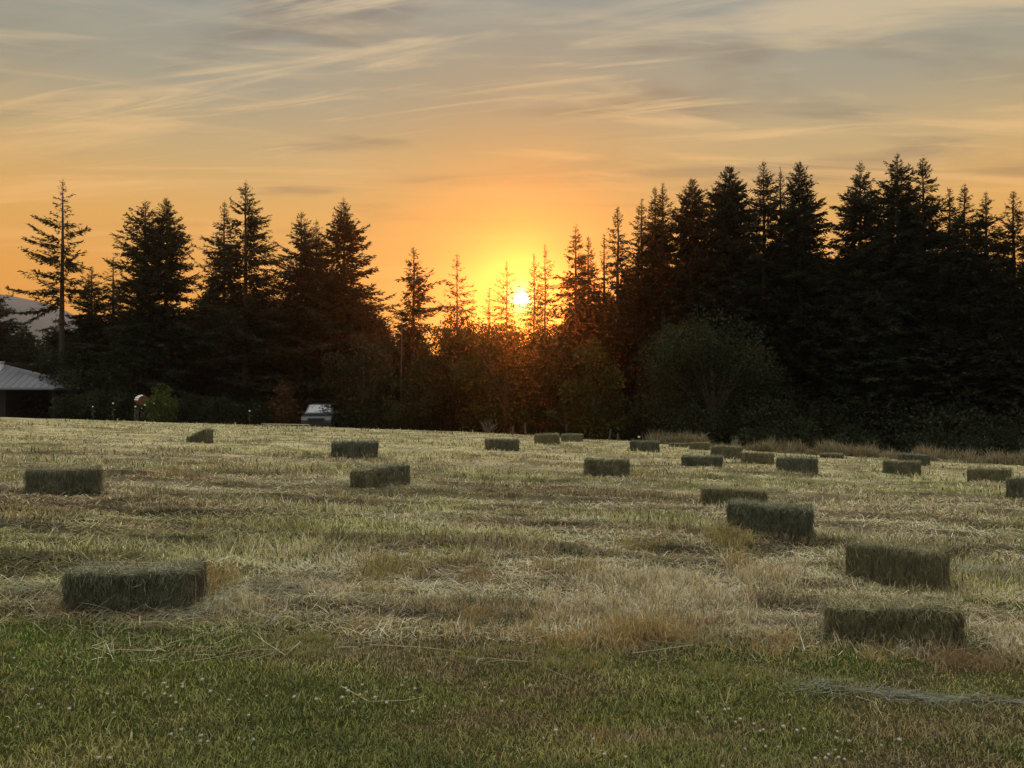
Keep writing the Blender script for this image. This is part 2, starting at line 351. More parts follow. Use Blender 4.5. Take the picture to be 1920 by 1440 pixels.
# ---------------------------------------------------------------- hay bales
def bale_mesh(name, nf, wf, seed, wedge=False, mat=None):
    """unit bale: 1.05 long (x), .46 deep, .40 high, origin at the middle of its underside"""
    r = np.random.default_rng(seed); Lx, Wy, Hz = 1.05, .46, .40
    nx, ny, nz = 44, 16, 14
    V = []; Fq = []; n = 0
    def face(o, u, v, a, b):
        nonlocal n
        s, t = np.meshgrid(np.linspace(0, 1, a+1), np.linspace(0, 1, b+1)); P = np.array(o)+s[..., None]*np.array(u)+t[..., None]*np.array(v)
        I = n+np.arange((a+1)*(b+1)).reshape(b+1, a+1); V.append(P.reshape(-1, 3))
        Fq.append(np.stack([I[:-1, :-1], I[:-1, 1:], I[1:, 1:], I[1:, :-1]], -1).reshape(-1, 4)); n += (a+1)*(b+1)
    h = np.array([Lx, Wy, Hz])/2
    face((-h[0],-h[1],-h[2]), (Lx,0,0), (0,0,Hz), nx, nz); face((h[0],h[1],-h[2]), (-Lx,0,0), (0,0,Hz), nx, nz)
    face((h[0],-h[1],-h[2]), (0,Wy,0), (0,0,Hz), ny, nz); face((-h[0],h[1],-h[2]), (0,-Wy,0), (0,0,Hz), ny, nz)
    face((-h[0],-h[1],h[2]), (Lx,0,0), (0,Wy,0), nx, ny); face((-h[0],h[1],-h[2]), (Lx,0,0), (0,-Wy,0), nx, ny)
    V = np.concatenate(V); Fq = np.concatenate(Fq)
    def shape(P):
        # rounded corners, slabs, bulges
        rc = .045; q = np.clip(P, -(h-rc), h-rc); dlt = P-q; l = np.linalg.norm(dlt, axis=1, keepdims=True)
        P = np.where(l > 1e-6, q+dlt/np.maximum(l, 1e-6)*np.minimum(l, rc), P)
        fl = np.floor((P[:, 0]+.5)*10+1.2*(vnoise(P[:, 2]*4, P[:, 1]*4, seed)-.5)+seed)
        k = _hash(fl, fl*0+3, seed)-.5; gr = np.abs(((P[:, 0]+.5)*10+1.2*(vnoise(P[:, 2]*4, P[:, 1]*4, seed)-.5)+seed) % 1-.5)*2
        out = P/np.maximum(np.abs(P).max(1, keepdims=True), .05)
        amp = .02*k - .016*sstep(.7, 1, gr) + (fbm(P[:, 0]*7+P[:, 1]*5, P[:, 2]*9+P[:, 1]*6, seed+5)-.5)*.045 + (vnoise(P[:, 0]*31+P[:, 1]*9, P[:, 2]*31+P[:, 1]*23, seed+9)-.5)*.018
        nrm = P/h; nrm = nrm**5; nrm /= np.maximum(np.linalg.norm(nrm, axis=1, keepdims=True), 1e-6)
        P = P + nrm*amp[:, None]
        P[:, 2] += .02*np.sin(P[:, 0]*2.4+seed)*(P[:, 2] > 0) + .02*(vnoise(P[:, 0]*3+seed, P[:, 1]*2, 2)-.5)*(P[:, 2]/h[2]+1)/2
        P[:, 0] *= 1+.05*(vnoise(P[:, 2]*3, P[:, 1]*3+seed, 7)-.3)
        P[:, 2] += h[2]
        if wedge: P[:, 2] *= .42+.62*sstep(-.75, .45, P[:, 0]); P[:, 1] *= .5+.5*sstep(-.6, .3, P[:, 0])
        return P
    base = V.copy(); V = shape(V)
    hayc = np.array([.135, .14, .10])
    f = fbm(base[:, 0]*9, base[:, 2]*5+base[:, 1]*5, seed+31)
    fl0 = np.floor((base[:, 0]+.5)*10+1.2*(vnoise(base[:, 2]*4, base[:, 1]*4, seed)-.5)+seed); col = hayc*((.55+.7*f)*(.82+.36*_hash(fl0, fl0*0+9, seed)))[:, None]
    # fibres: strands pressed flat on the sides, tousled on top
    def surf(cnt, top):
        if top: P = np.stack([r.uniform(-h[0], h[0], cnt), r.uniform(-h[1], h[1], cnt), np.full(cnt, h[2])], -1)
        else:
            s = r.integers(0, 6, cnt); P = np.stack([r.uniform(-h[0], h[0], cnt), r.uniform(-h[1], h[1], cnt), r.uniform(-h[2], h[2], cnt)], -1)
            P[s < 2, 1] = -h[1]; P[s == 2, 1] = h[1]; P[s == 3, 0] = h[0]; P[s == 4, 0] = -h[0]; P[s == 5, 2] = h[2]
        return P
    sets = []
    for top, cnt in ((False, nf), (True, nf//3)):
        P0 = surf(cnt, top); nrm = (P0/h)**7; nrm /= np.linalg.norm(nrm, axis=1, keepdims=True); P = shape(P0.copy())
        if top: d = np.stack([r.normal(0, 1, cnt), r.normal(0, .8, cnt), r.uniform(-.1, .45, cnt)], -1)
        else: d = np.stack([r.normal(0, .3, cnt), r.normal(0, .3, cnt), r.normal(-.3, 1, cnt)], -1); d -= nrm*np.sum(d*nrm, 1, keepdims=True)*.9; d += nrm*r.uniform(-.05, .13, cnt)[:, None]
        d /= np.linalg.norm(d, axis=1, keepdims=True)
        el = np.arcsin(np.clip(d[:, 2], -1, 1)); az = np.arctan2(d[:, 1], d[:, 0])
        cc = np.tile([.18, .182, .125], (cnt, 1)); pal = r.random(cnt) < (.6 if top else .07); cc[pal] = [.40, .385, .27] if top else [.33, .325, .23]; dk = r.random(cnt) < .25; cc[dk & ~pal] = [.085, .09, .055]  # top strands paler: sky light on the fringe put into their colour
        cc = cc*(1+r.normal(0, .25, (cnt, 1))); cc = np.clip(cc, .02, .6)
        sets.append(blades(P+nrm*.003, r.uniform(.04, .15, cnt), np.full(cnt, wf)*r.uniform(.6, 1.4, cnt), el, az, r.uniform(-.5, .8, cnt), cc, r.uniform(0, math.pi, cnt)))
    VV = [V]; Q = [Fq]; T = []; K = [col]; n = len(V)
    for v, q, t, c in sets:
        v = v.copy(); v[:, 2] = np.maximum(v[:, 2], .0)
        VV.append(v); Q.append(q+n); T.append(t+n); K.append(c); n += len(v)
    return mesh_obj(name, np.concatenate(VV), [np.concatenate(Q), np.concatenate(T)], mat or M_bale, None, np.concatenate(K))
# (left, right, top, bottom px, yaw deg, label)
BALES = [
 (118,390,1050,1143,-25,'large near hay bale on the left with its darker end face showing on the right'),
 (1545,1805,1114,1206,6,'large near hay bale on the right, lowest in the photo, with gold stalks before it'),
 (1590,1773,1019,1098,-20,'hay bale just behind the nearest right bale, turned away to the right'),
 (1367,1520,942,1002,-4,'mid field hay bale overlapping the front of another slightly farther bale'),
 (1313,1435,911,945,12,'hay bale partly hidden behind the corner of a nearer bale, dark left end'),
 (50,192,875,920,-8,'hay bale alone at the far left edge of the field'),
 (659,770,873,915,38,'hay bale left of centre with its left end face showing as a separate block'),
 (623,707,827,857,3,'hay bale left of centre behind the bale with the visible end face'),
 (1097,1178,858,889,4,'ragged topped hay bale right of centre with loose grass heaped at its right end'),
 (911,972,822,843,-2,'small reddish lit hay bale below the sun at the field middle'),
 (1003,1048,813,831,-5,'small far hay bale just right of the bale below the sun'),
 (1053,1092,813,826,3,'tiny low hay bale lying right under the fence posts'),
 (1182,1235,825,845,-8,'far hay bale alone before the start of the tall grass strip'),
 (1255,1290,828,837,0,'tiny flat hay bale half sunk in the tall grass, left of a second tiny one'),
 (1293,1330,829,841,-6,'tiny hay bale at the tall grass with a pale rim, next to a larger bale'),
 (1333,1390,836,858,-5,'far hay bale behind the front left bale of the far cluster'),
 (1279,1353,852,875,8,'hay bale at the front left of the far cluster of four'),
 (1390,1450,847,868,-5,'hay bale in the middle of the far row, between two others'),
 (1457,1531,857,883,2,'right most hay bale of the far cluster of four, plain square ends'),
 (1538,1580,845,857,3,'dull tiny hay bale merging into the tall grass strip'),
 (1657,1725,862,888,-5,'hay bale overlapping the front of a paler bale near the tall grass'),
 (1685,1743,850,872,-8,'pale hay bale behind another one at the edge of the tall grass'),
 (1815,1895,877,905,-4,'hay bale near the right edge with bleached stalks at its lower right corner'),
 (1891,1965,896,928,3,'hay bale cut off by the right edge of the photo'),
 (350,398,805,829,-30,'small dark far hay bale sloping down low at its left end'),
]
near = [bale_mesh('hay_bale', 9000, .0038, 100+i) for i in range(6)]
mid = [bale_mesh('hay_bale', 2600, .008, 200+i) for i in range(4)]
wed = bale_mesh('hay_bale', 1300, .014, 333, True)
used = set()
M_twine = solid('sisal_twine', (.34, .27, .17), (.42, .34, .22), 80, .9)
for i, (l, r_, tp, bt, yaw, lab) in enumerate(BALES):
    X, Y = at((l+r_)/2, bt)
    X, Y = at((l+r_)/2, bt+.055/Y*F)
    src = near[i] if i < 6 else (wed if i == 24 else mid[i % 4])
    o = src if src.name not in used else src.copy()
    if src.name in used: C.objects.link(o)
    used.add(src.name)
    az_ = math.atan2(X, Y); rl = R(yaw); ya = -az_+rl
    wpx = (r_-l)/F*Y*math.cos(az_)
    L = (wpx - .34*abs(math.sin(rl)))/math.cos(rl); L = min(max((L+.06*abs(math.sin(rl)))*1.02, .8), 1.4)
    dep = (.17*math.cos(rl)+L/2*abs(math.sin(rl)))*.95
    k = 1+dep/math.hypot(X, Y); X, Y = X*k, Y*k
    gz = float(ground0(X, Y))+float(relief(X, Y))*.5-.015
    rr_ = ray((l+r_)/2, tp+1); kf = math.hypot(X, Y)+.17*math.cos(rl); H = CAMZ+rr_[2]/math.hypot(rr_[0], rr_[1])*kf-gz-.015
    H = min(max(H, .28), .5); o.scale = (L/1.05, .74, H/.40)
    if i % 2 and i > 5 and i != 24: o.scale.x *= -1
    o.location = (X, Y, gz)
    if i in (13, 19): o.location.z -= .1
    o.rotation_euler = (R(2.5*math.sin(i*2.1)), R(-2.0) if i in (1, 22) else R(1.6*math.sin(i*1.7+1)), ya)
    if i < 6:
        for ty in (-.1, .11):
            mb = MB(); mb.tube([(-.54, ty, .02), (-.555, ty, .12), (-.55, ty+.005, .27), (-.535, ty, .385), (-.48, ty, .412), (-.2, ty+.01, .418), (.15, ty-.008, .42), (.48, ty, .412), (.54, ty, .385), (.555, ty-.005, .25), (.55, ty, .12), (.54, ty, .02)], .003, 5, False); mb.build('twine', M_twine, o)
    tag(o, lab, 'hay bale', 'hay bales scattered over the mown field')

# ---------------------------------------------------------------- conifers
def conifer_data(H, Rm, r, u0=.22, z0=.04, dens=1.0, irr=.25, droop=0., gap=0., spr=1.0, extra=(), bpm=9.0, fine=1.0):
    """returns crown V, quads, colour and list of wood strokes"""
    nb = int(H*bpm*3.0*dens**.5)
    t = np.sort(z0+(1-z0)*r.random(nb)**.92*.985)
    az = np.arange(nb)*2.39996+r.normal(0, .35, nb)
    lvl = fbm(t*H*.55, t*0+r.random()*50, 3)          # whole whorls longer or shorter
    sidev = fbm(np.cos(az)*1.3+9, t*H*.35+np.sin(az)*1.3, int(r.integers(1000)))
    L = Rm*(1-np.exp(-(np.clip((1-t)/(1-z0), 0, 1)/u0)**1.3))*(1+irr*.8*(lvl-.5)+irr*1.5*(sidev-.5)+r.normal(0, irr*.8, nb))
    L = np.maximum(L, .05)+.05
    keep = (fbm(np.cos(az)*1.1+3, t*H*.6+np.sin(az), int(r.integers(1000))) > gap) | (t > .93)
    t, az, L = t[keep], az[keep], L[keep]; nb = len(t)
    a = r.normal(0, .1, nb)+np.interp(t, [0, .3, .7, .9, 1], [-.38, -.3, -.1, .2, .6])-droop*(1-t)+r.normal(0, .1, nb)
    cu = np.interp(t, [0, .5, 1], [.3, .24, .12])+r.normal(0, .09, nb)
    bx = np.zeros((nb, 3)); bx[:, 2] = t*H
    nsp = np.maximum(6, (5+L*42*spr*dens**.6)).astype(int)
    if len(extra):
        E = np.array(extra)                        # z, length, azimuth, slope, curl
        bx = np.concatenate([bx, np.stack([E[:, 0]*0, E[:, 0]*0, E[:, 0]], -1)]); L = np.concatenate([L, E[:, 1]]); az = np.concatenate([az, E[:, 2]])
        a = np.concatenate([a, E[:, 3]]); cu = np.concatenate([cu, E[:, 4]]); nsp = np.concatenate([nsp, (10+E[:, 1]*80).astype(int)])
    B = np.repeat(np.arange(len(L)), nsp); m = len(B)
    s = .06+.94*r.random(m)**.8
    Lb = L[B]; rad = Lb*s; z = bx[B, 2]+Lb*(np.tan(a[B])*s+cu[B]*s*s)
    sw = r.normal(0, .05, m)*Lb
    ca, sa = np.cos(az[B]), np.sin(az[B])
    P = np.stack([ca*rad-sa*sw, sa*rad+ca*sw, z+r.normal(0, .03, m)], -1)
    sl = np.tan(a[B])+2*cu[B]*s
    fan = r.normal(0, .65, m); ln = (.13+.30*r.random(m)**1.5)*(1.25-.6*s)*np.minimum(1.2, .28+.72*Lb)*fine
    aa = az[B]+fan
    d = np.stack([np.cos(aa), np.sin(aa), sl*.8+r.normal(-.26, .45, m)-droop*.6], -1); d /= np.linalg.norm(d, axis=1, keepdims=True)
    # leader
    k = 22; tz = r.random(k); lp = np.stack([r.normal(0, .015, k), r.normal(0, .015, k), H*(.92+.08*tz)], -1); la = r.uniform(0, 6.28, k)
    ld = np.stack([np.cos(la)*.75, np.sin(la)*.75, r.uniform(.3, 1.2, k)], -1); ld /= np.linalg.norm(ld, axis=1, keepdims=True)
    P = np.concatenate([P, lp]); d = np.concatenate([d, ld]); ln = np.concatenate([ln, (.07+.2*(1-tz))]); m += k
    w = ln*r.uniform(.14, .32, m)
    rnd = r.normal(0, 1, (m, 3)); sv = np.cross(d, rnd); sv /= np.maximum(np.linalg.norm(sv, axis=1, keepdims=True), 1e-6); sv *= (w/2)[:, None]
    mid_ = P+d*(ln*.45)[:, None]
    V = np.stack([P, mid_+sv, P+d*ln[:, None], mid_-sv], 1).reshape(-1, 3)
    Fq = np.arange(m)[:, None]*4+np.arange(4)
    c = np.array([.022, .029, .018])*(1+r.normal(0, .25, (m, 1)))*np.array([1, 1, 1])
    old = r.random(m) < .12; c[old] = np.array([.06, .045, .026])
    strokes = [((0, 0, bx[i, 2]), (math.cos(az[i])*L[i]*.9, math.sin(az[i])*L[i]*.9, bx[i, 2]+L[i]*.9*(math.tan(a[i])+cu[i]*.9)), .006+.008*min(L[i], 1.5)) for i in range(len(L)) if bx[i, 2] > .3*H]
    return V, Fq, np.repeat(np.clip(c, .008, .2), 4, 0), strokes
def wood_data(H, r0, strokes, r, lean=(0, 0)):
    mb = MB(); n = 9
    ts = np.linspace(0, 1, n)
    mb.tube([(0, 0, -.4)]+[(r.normal(0, .02), r.normal(0, .02), H*t*.99) for t in ts[1:]], [r0*(1-t)**.8+.012 for t in ts], 7)
    for p, q, w in strokes: mb.tube([p, tuple((np.array(p)+np.array(q))/2-np.array([0, 0, .06*w*40*.2])), q], [w, w*.7, w*.3], 3, False)
    return mb
CON = [
 # px, py top, half width px low in the crown, Y, params, label
 (118,332,44,54,dict(u0=.3,dens=.7,irr=.5,gap=.44,spr=.9,bpm=5),'tall scraggly conifer at far left with long bare limbs and visible trunk'),
 (172,500,42,56,dict(u0=.26,dens=1.0),'short dense conifer right behind the scraggly far left tree'),
 (213,478,30,57,dict(u0=.24,dens=.6,gap=.45),'thin short conifer left of the twin pointed conifers'),
 (273,374,62,55,dict(u0=.22,dens=1.0,irr=.3,gap=.36),'left tree of the twin pointed conifers standing close together'),
 (313,367,62,55.5,dict(u0=.26,dens=1.3,irr=.25,gap=.3),'right tree of the twin pointed conifers standing close together'),
 (421,374,42,57,dict(u0=.24,dens=.8,irr=.3,gap=.38),'slim conifer rising just left of a taller open topped conifer'),
 (461,337,74,55,dict(u0=.34,dens=1.1,irr=.42,gap=.4),'tallest conifer of the left group with an open feathery top'),
 (565,394,72,55,dict(u0=.3,dens=1.2,irr=.3,gap=.34),'broad dark conifer with a knobbed tip right of the gap of bright sky'),
 (593,409,44,57,dict(u0=.24,dens=.8,gap=.38),'slender conifer between the broad knobbed one and the spire'),
 (645,369,88,54.5,dict(u0=.42,dens=1.3,irr=.38,gap=.3),'sharp spired conifer with trailing limbs on its right side, end of the left group'),
 (775,461,44,53,dict(u0=.24,dens=.7,irr=.4,gap=.4),'lone medium conifer with gappy lower limbs left of the sun'),
 (857,474,38,54,dict(u0=.24,dens=.42,irr=.45,gap=.42,fine=.8),'lone thin conifer with see through limbs, nearer to the sun'),
 (917,538,30,56,dict(u0=.26,dens=.5,gap=.4,irr=.4,fine=.75),'small sparse conifer just left of the sun'),
 (950,488,46,57,dict(u0=.3,dens=.5,irr=.5,gap=.36,spr=.8,fine=.7,droop=.25),'bare looking conifer whose twigs stand against the left half of the glow'),
 (1001,472,40,58,dict(u0=.3,dens=.5,irr=.5,gap=.36,spr=.8,fine=.7,droop=.25),'bare looking conifer whose twigs stand against the right half of the glow'),
 (1022,455,34,56,dict(u0=.26,dens=.5,irr=.4,gap=.4,fine=.8),'narrow conifer right of the sun lit red at its edges'),
 (1080,420,46,52,dict(u0=.24,dens=.9,irr=.35,gap=.4),'conifer with a ragged rounded tip, first of the dense right group'),
 (1103,440,38,53,dict(u0=.24,dens=.8,gap=.38),'shorter conifer leaning on the ragged first tree of the right group'),
 (1133,436,30,53,dict(u0=.24,dens=.6,gap=.42),'thin short conifer in the notch left of a crooked spire'),
 (1158,384,44,51,dict(u0=.24,dens=.8,irr=.35,gap=.4),'crooked narrow conifer spire standing apart on the right group slope'),
 (1203,367,44,50,dict(u0=.24,dens=1.0,gap=.34),'conifer shouldered by the double topped tree on its right'),
 (1228,347,46,50,dict(u0=.22,dens=1.1,gap=.32),'left top of the double topped pair of conifers'),
 (1243,338,46,49,dict(u0=.22,dens=1.1,gap=.32),'right and taller top of the double topped pair of conifers'),
 (1298,331,56,48,dict(u0=.15,dens=1.7,irr=.18,gap=.2),'solid conical conifer between the double topped pair and the broad cone'),
 (1367,307,60,47,dict(u0=.13,dens=2.0,irr=.15,gap=.15),'broad solid black cone shaped conifer in the right group'),
 (1432,298,56,48,dict(u0=.2,dens=1.2,irr=.3,gap=.35),'open crowned conifer right of the solid black cone'),
 (1463,307,40,49,dict(u0=.25,dens=.8,gap=.4),'thin conifer tip squeezed between two wider ones left of the bright notch'),
 (1498,298,56,47,dict(u0=.15,dens=1.7,irr=.25,gap=.22),'dense conifer on the left side of the bright yellow sky notch'),
 (1612,300,80,46,dict(u0=.24,dens=1.5,irr=.3,gap=.3),'wide layered conifer on the right side of the bright yellow sky notch'),
 (1682,284,68,46,dict(u0=.2,dens=1.6,irr=.32,gap=.3),'tallest conifer of the right group with a feathered tip'),
 (1730,290,66,45.5,dict(u0=.22,dens=1.4,irr=.35,gap=.32),'second tallest conifer of the right group with stepped limbs'),
 (1780,348,42,46,dict(u0=.25,dens=1.0,gap=.34),'small thin conifer top right of the two tallest trees'),
 (1808,341,56,44,dict(u0=.24,dens=1.5,gap=.28),'conifer with upswept shoulders right of the small thin top'),
 (1848,356,64,43.5,dict(u0=.26,dens=1.5,gap=.28),'conifer with a whip thin tip and heavy right shoulder'),
 (1900,354,54,43,dict(u0=.22,dens=1.1,gap=.34),'last whole conifer top near the right edge over a bright gap'),
 (1960,330,60,42,dict(u0=.24,dens=1.2),'conifer mostly outside the right edge of the photo'),
 (-30,520,60,55,dict(u0=.24,dens=1.2),'conifer mostly outside the left edge of the photo'),
]
T1X = [(440,167,428),(425,64,404),(452,57,421),(462,47,447),(490,40,464),(475,152,508),(520,62,506),(545,18,541),(572,8,584),(540,160,545),(500,150,470),(560,60,600)]
def px_branches(px0, H, gz, Y, lst):
    out = []
    for pys, pxt, pyt in lst:
        x0, zs = xz(px0, pys, Y); x1, ze = xz(pxt, pyt, Y); L = abs(x1-x0)
        a = math.atan2(ze-zs, L); cu = .25
        out.append((zs-gz, L, 0.0 if x1 > x0 else math.pi, math.atan(math.tan(a)-cu), cu))
    return out
for i, (px, py, hw, Y, kw, lab) in enumerate(CON):
    r = np.random.default_rng(900+i)
    X, zt = xz(px, py, Y); gz = float(ground0(X, Y)); H = zt-gz
    base = empty('conifer_tree', (X, Y, gz), 0)
    ex = px_branches(px, H, gz, Y, T1X) if i == 0 else (px_branches(px, H, gz, Y, [(470,695,455),(490,703,480),(520,708,505),(540,712,560),(445,672,415),(480,598,470)]) if i == 9 else ())
    V, Fq, c, st = conifer_data(H, hw/F*Y*(1.12 if i < 16 or i == 36 else .88), r, extra=ex, **kw)
    mesh_obj('crown', V, [Fq], M_needle, base, c)
    wood_data(H, (.1+.008*H)*(.55 if 11 <= i <= 15 else 1), st, r).build('trunk', M_bark, base)
    tag(base, lab, 'conifer', 'conifers of the left stand' if i < 10 or i == 36 else ('thin conifers around the sun' if i < 16 else 'conifers of the right stand'))

# the unbroken wood behind and between them
VV = []; QQ = []; KK = []; n = 0
tmpl = []
for i in range(7):
    r = np.random.default_rng(60+i); tmpl.append(conifer_data(14, 2.4, r, u0=.22, dens=1.5, irr=.3, z0=.02, spr=.6, bpm=8, fine=1.35)[:3])
r = np.random.default_rng(8)
spots = []
def prof(px):
    return np.interp(px, [-100, 0, 100, 200, 330, 420, 520, 640, 700, 740, 900, 1030, 1080, 1150, 1220, 1300, 1500, 1560, 1640, 1780, 1850, 1900, 1980, 2100],
                         [580, 605, 595, 570, 535, 515, 535, 500, 580, 605, 612, 605, 565, 520, 475, 450, 445, 465, 432, 445, 480, 520, 480, 440])
for px in np.arange(-90, 2060, 17): spots.append((px+r.normal(0, 6), prof(px)+abs(r.normal(0, 26)), np.interp(px, [0, 800, 1100, 1900], [60, 62, 57, 50])+r.uniform(0, 8)))
for px in np.arange(-90, 2060, 26): spots.append((px+r.normal(0, 8), prof(px)+60+abs(r.normal(0, 55)), np.interp(px, [0, 800, 1100, 1900], [56, 57, 51, 41])+r.uniform(0, 3)))
for k, (px, py, Y) in enumerate(spots):
    X, zt = xz(px, py, Y); gz = float(ground0(X, Y)); H = zt-gz
    V, q, c = tmpl[k % 7]; s = H/14; sr = max(.75, s)*r.uniform(.75, 1.05); a = r.uniform(0, 6.28)
    W = V*np.array([sr, sr, s]); W[:, :2] = W[:, :2] @ np.array([[math.cos(a), math.sin(a)], [-math.sin(a), math.cos(a)]])
    VV.append(W+np.array([X, Y, gz])); QQ.append(q+n); KK.append(c*r.uniform(.8, 1.1)); n += len(V)
o = mesh_obj('forest', np.concatenate(VV), [np.concatenate(QQ)], M_needle, None, np.concatenate(KK))
tag(o, 'dark mass of conifer wood behind the separate treetops', 'forest', kind='stuff')

# ---------------------------------------------------------------- broadleaf trees and shrubs
def leaf_cloud(blobs, cnt, size, r, colr, up=.3):
    B = np.array(blobs); vol = (B[:, 3]*B[:, 4]*B[:, 5])**.72; pr = vol/vol.sum()
    b = r.choice(len(B), cnt, p=pr); d = r.normal(0, 1, (cnt, 3)); d /= np.linalg.norm(d, axis=1, keepdims=True)
    rad = r.random(cnt)**.33*(1+.35*(fbm(d[:, 0]*2.2+b*3.1, d[:, 2]*2.2+d[:, 1]*1.7, 77)-.5)*2)+.04*r.standard_exponential(cnt)
    P = B[b, :3]+d*B[b, 3:]*rad[:, None]; P[:, 2] = np.maximum(P[:, 2], .05)
    ld = d*.6+r.normal(0, .6, (cnt, 3)); ld[:, 2] += up; ld /= np.linalg.norm(ld, axis=1, keepdims=True)
    sv = np.cross(ld, r.normal(0, 1, (cnt, 3))); sv /= np.maximum(np.linalg.norm(sv, axis=1, keepdims=True), 1e-6)
    ln = size*r.uniform(.6, 1.5, cnt); sv *= (ln*r.uniform(.2, .36, cnt))[:, None]
    m = P+ld*(ln*.45)[:, None]
    V = np.stack([P, m+sv, P+ld*ln[:, None], m-sv], 1).reshape(-1, 3)
    c = np.array(colr)*(1+r.normal(0, .22, (cnt, 1)))*(.6+.85*_hash(b, b*0+1, 4))[:, None]
    return V, np.arange(cnt)[:, None]*4+np.arange(4), np.repeat(np.clip(c, .008, .3), 4, 0)
def bush(name, px, top, hw, Y, colr, lab, cat, grp, cnt=5000, size=.15, seed=0, nb=22, trunk=True, cone=.0):
    r = np.random.default_rng(seed); X, zt = xz(px, top, Y); gz = float(ground0(X, Y)); H = zt-gz; W = hw/F*Y
    blobs = []
    for k in range(nb):
        u = r.random()**.7; zz = H*(.12+.72*u); wid = W*math.sqrt(max(.06, 1-((zz/H-.35)/.72)**2))*(1-cone*zz/H)
        q = r.uniform(0, 6.28); rr_ = wid*.92*math.sqrt(r.random()); s = r.uniform(.14, .36)*min(W, H*.8)
        blobs.append((rr_*math.cos(q), rr_*math.sin(q), zz, s*1.1, s*1.1, s*r.uniform(.7, 1.1)))
    blobs += [(W*.5*math.cos(q), W*.5*math.sin(q), H*.14, W*.45, W*.45, H*.17) for q in (3.6, 4.7, 5.8)]
    blobs.append((0, 0, H*.8, W*.38, W*.38, H*.19)); blobs.append((0, 0, H*.4, W*.75, W*.75, H*.36))
    base = empty(name, (X, Y, gz))
    V, q, c = leaf_cloud(blobs, cnt, size, r, colr)
    mesh_obj('crown' if trunk else 'foliage', V, [q], M_leaf, base, c)
    mb = MB(); r0 = .03+.022*H
    mb.tube([(0, 0, -.3), (.05, 0, H*.25), (0, .05, H*.55), (.03, 0, H*.85)], [r0, r0*.8, r0*.5, .015], 7)
    for bb in blobs[:min(nb, 10)]: mb.tube([(0, 0, max(.05, bb[2]*.35)), (bb[0]*.5, bb[1]*.5, bb[2]*.75), (bb[0], bb[1], bb[2]+bb[5]*.4)], [r0*.4, r0*.28, .01], 5, False)
    mb.build('trunk' if trunk else 'stem', M_bark, base)
    return tag(base, lab, cat, grp)
GG = (.027, .033, .018); YG = (.04, .041, .014); OL = (.03, .031, .014); DK = (.024, .03, .018); RU = (.06, .036, .017); LG = (.05, .066, .02)
G1 = 'broadleaf trees in front of the conifers'; G2 = 'low shrubs under the trees'
bush('broadleaf_tree', 1335, 570, 138, 40, GG, 'large rounded grey green tree standing out before the right conifers', 'tree', G1, 26000, .13, 1, 46)
bush('broadleaf_tree', 1115, 632, 62, 41, YG, 'yellowish green tree left of the large rounded grey green tree', 'tree', G1, 7000, .16, 2, 16, cone=.3)
bush('broadleaf_tree', 858, 582, 92, 50, OL, 'wide olive tree right under the lone thin conifers', 'tree', G1, 15000, .16, 3, 30)
bush('broadleaf_tree', 948, 600, 96, 47, YG, 'reddish lit bushy tree below the sun', 'tree', G1, 14000, .15, 4, 30)
bush('broadleaf_tree', 1025, 612, 70, 49, OL, 'dark olive tree under the right edge of the sun glow', 'tree', G1, 7000, .17, 5, 16)
bush('broadleaf_tree', 682, 622, 72, 50, GG, 'rounded dull green tree under the sharp spired conifer', 'tree', G1, 7000, .17, 6, 16)
bush('broadleaf_tree', 790, 655, 50, 48, OL, 'small olive tree beside the slender bare trunk', 'tree', G1, 5000, .16, 7, 14)
bush('shrub', 303, 718, 34, 46.6, LG, 'light green shrub beside the rusty drum', 'shrub', G2, 3000, .13, 8, 10, False)
bush('broadleaf_tree', 535, 712, 32, 50, RU, 'small orange brown tree left of the parked car', 'tree', G1, 2600, .15, 9, 10)
bush('broadleaf_tree', 612, 700, 36, 57, RU, 'small orange brown tree right behind the parked car', 'tree', G1, 2600, .15, 10, 10)
bush('broadleaf_tree', 45, 625, 75, 57, DK, 'dark bushy tree above the grey roof', 'tree', G1, 6000, .18, 11, 16)
bush('broadleaf_tree', 150, 640, 80, 54, DK, 'dark bushy tree under the scraggly conifer', 'tree', G1, 6000, .18, 12, 16)
bush('broadleaf_tree', 250, 650, 70, 54, DK, 'dark bushy tree under the twin conifers', 'tree', G1, 6000, .18, 13, 16)
for k, (px, top, hw, Y, lab) in enumerate([(135,738,34,48.6,'dark hedge shrub nearest the shed roof end'),(190,732,38,49.4,'dark hedge shrub behind the white blooms'),(236,736,34,49.6,'dark hedge shrub just left of the rusty drum'),(352,742,40,49,'dark shrub right of the light green shrub'),
    (412,746,44,49.5,'dark shrub behind the bale that slopes down at its left end'),(478,744,38,50,'dark shrub beside the small orange brown tree'),(700,735,60,49,'dull brown shrub right of the parked car'),(775,745,50,48,'dull brown shrub at the foot of the slender bare trunk'),(1060,745,44,44,'dark shrub behind the far fence posts'),(1200,755,48,41,'dark shrub left under the large rounded tree')]):
    bush('shrub', px, top, hw, Y, DK if k < 6 else OL, lab, 'shrub', G2, 2600, .14, 30+k, 9, False)
for k, (px, top, hw, Y, lab) in enumerate([(1425,803,62,34.6,'low round green shrub behind the tall grass strip'),(1508,788,50,37,'taller green shrub right of the low round one at the tall grass'),(1600,800,60,35,'dark low shrub at the foot of the wide layered conifer'),(1760,810,80,33.5,'dark low shrub under the second tallest conifer'),(1880,800,70,33,'dark low shrub at the right edge behind the last bale')]):
    bush('shrub', px, top, hw, Y, GG if k < 2 else DK, lab, 'shrub', G2, 3200, .13, 50+k, 10, False)
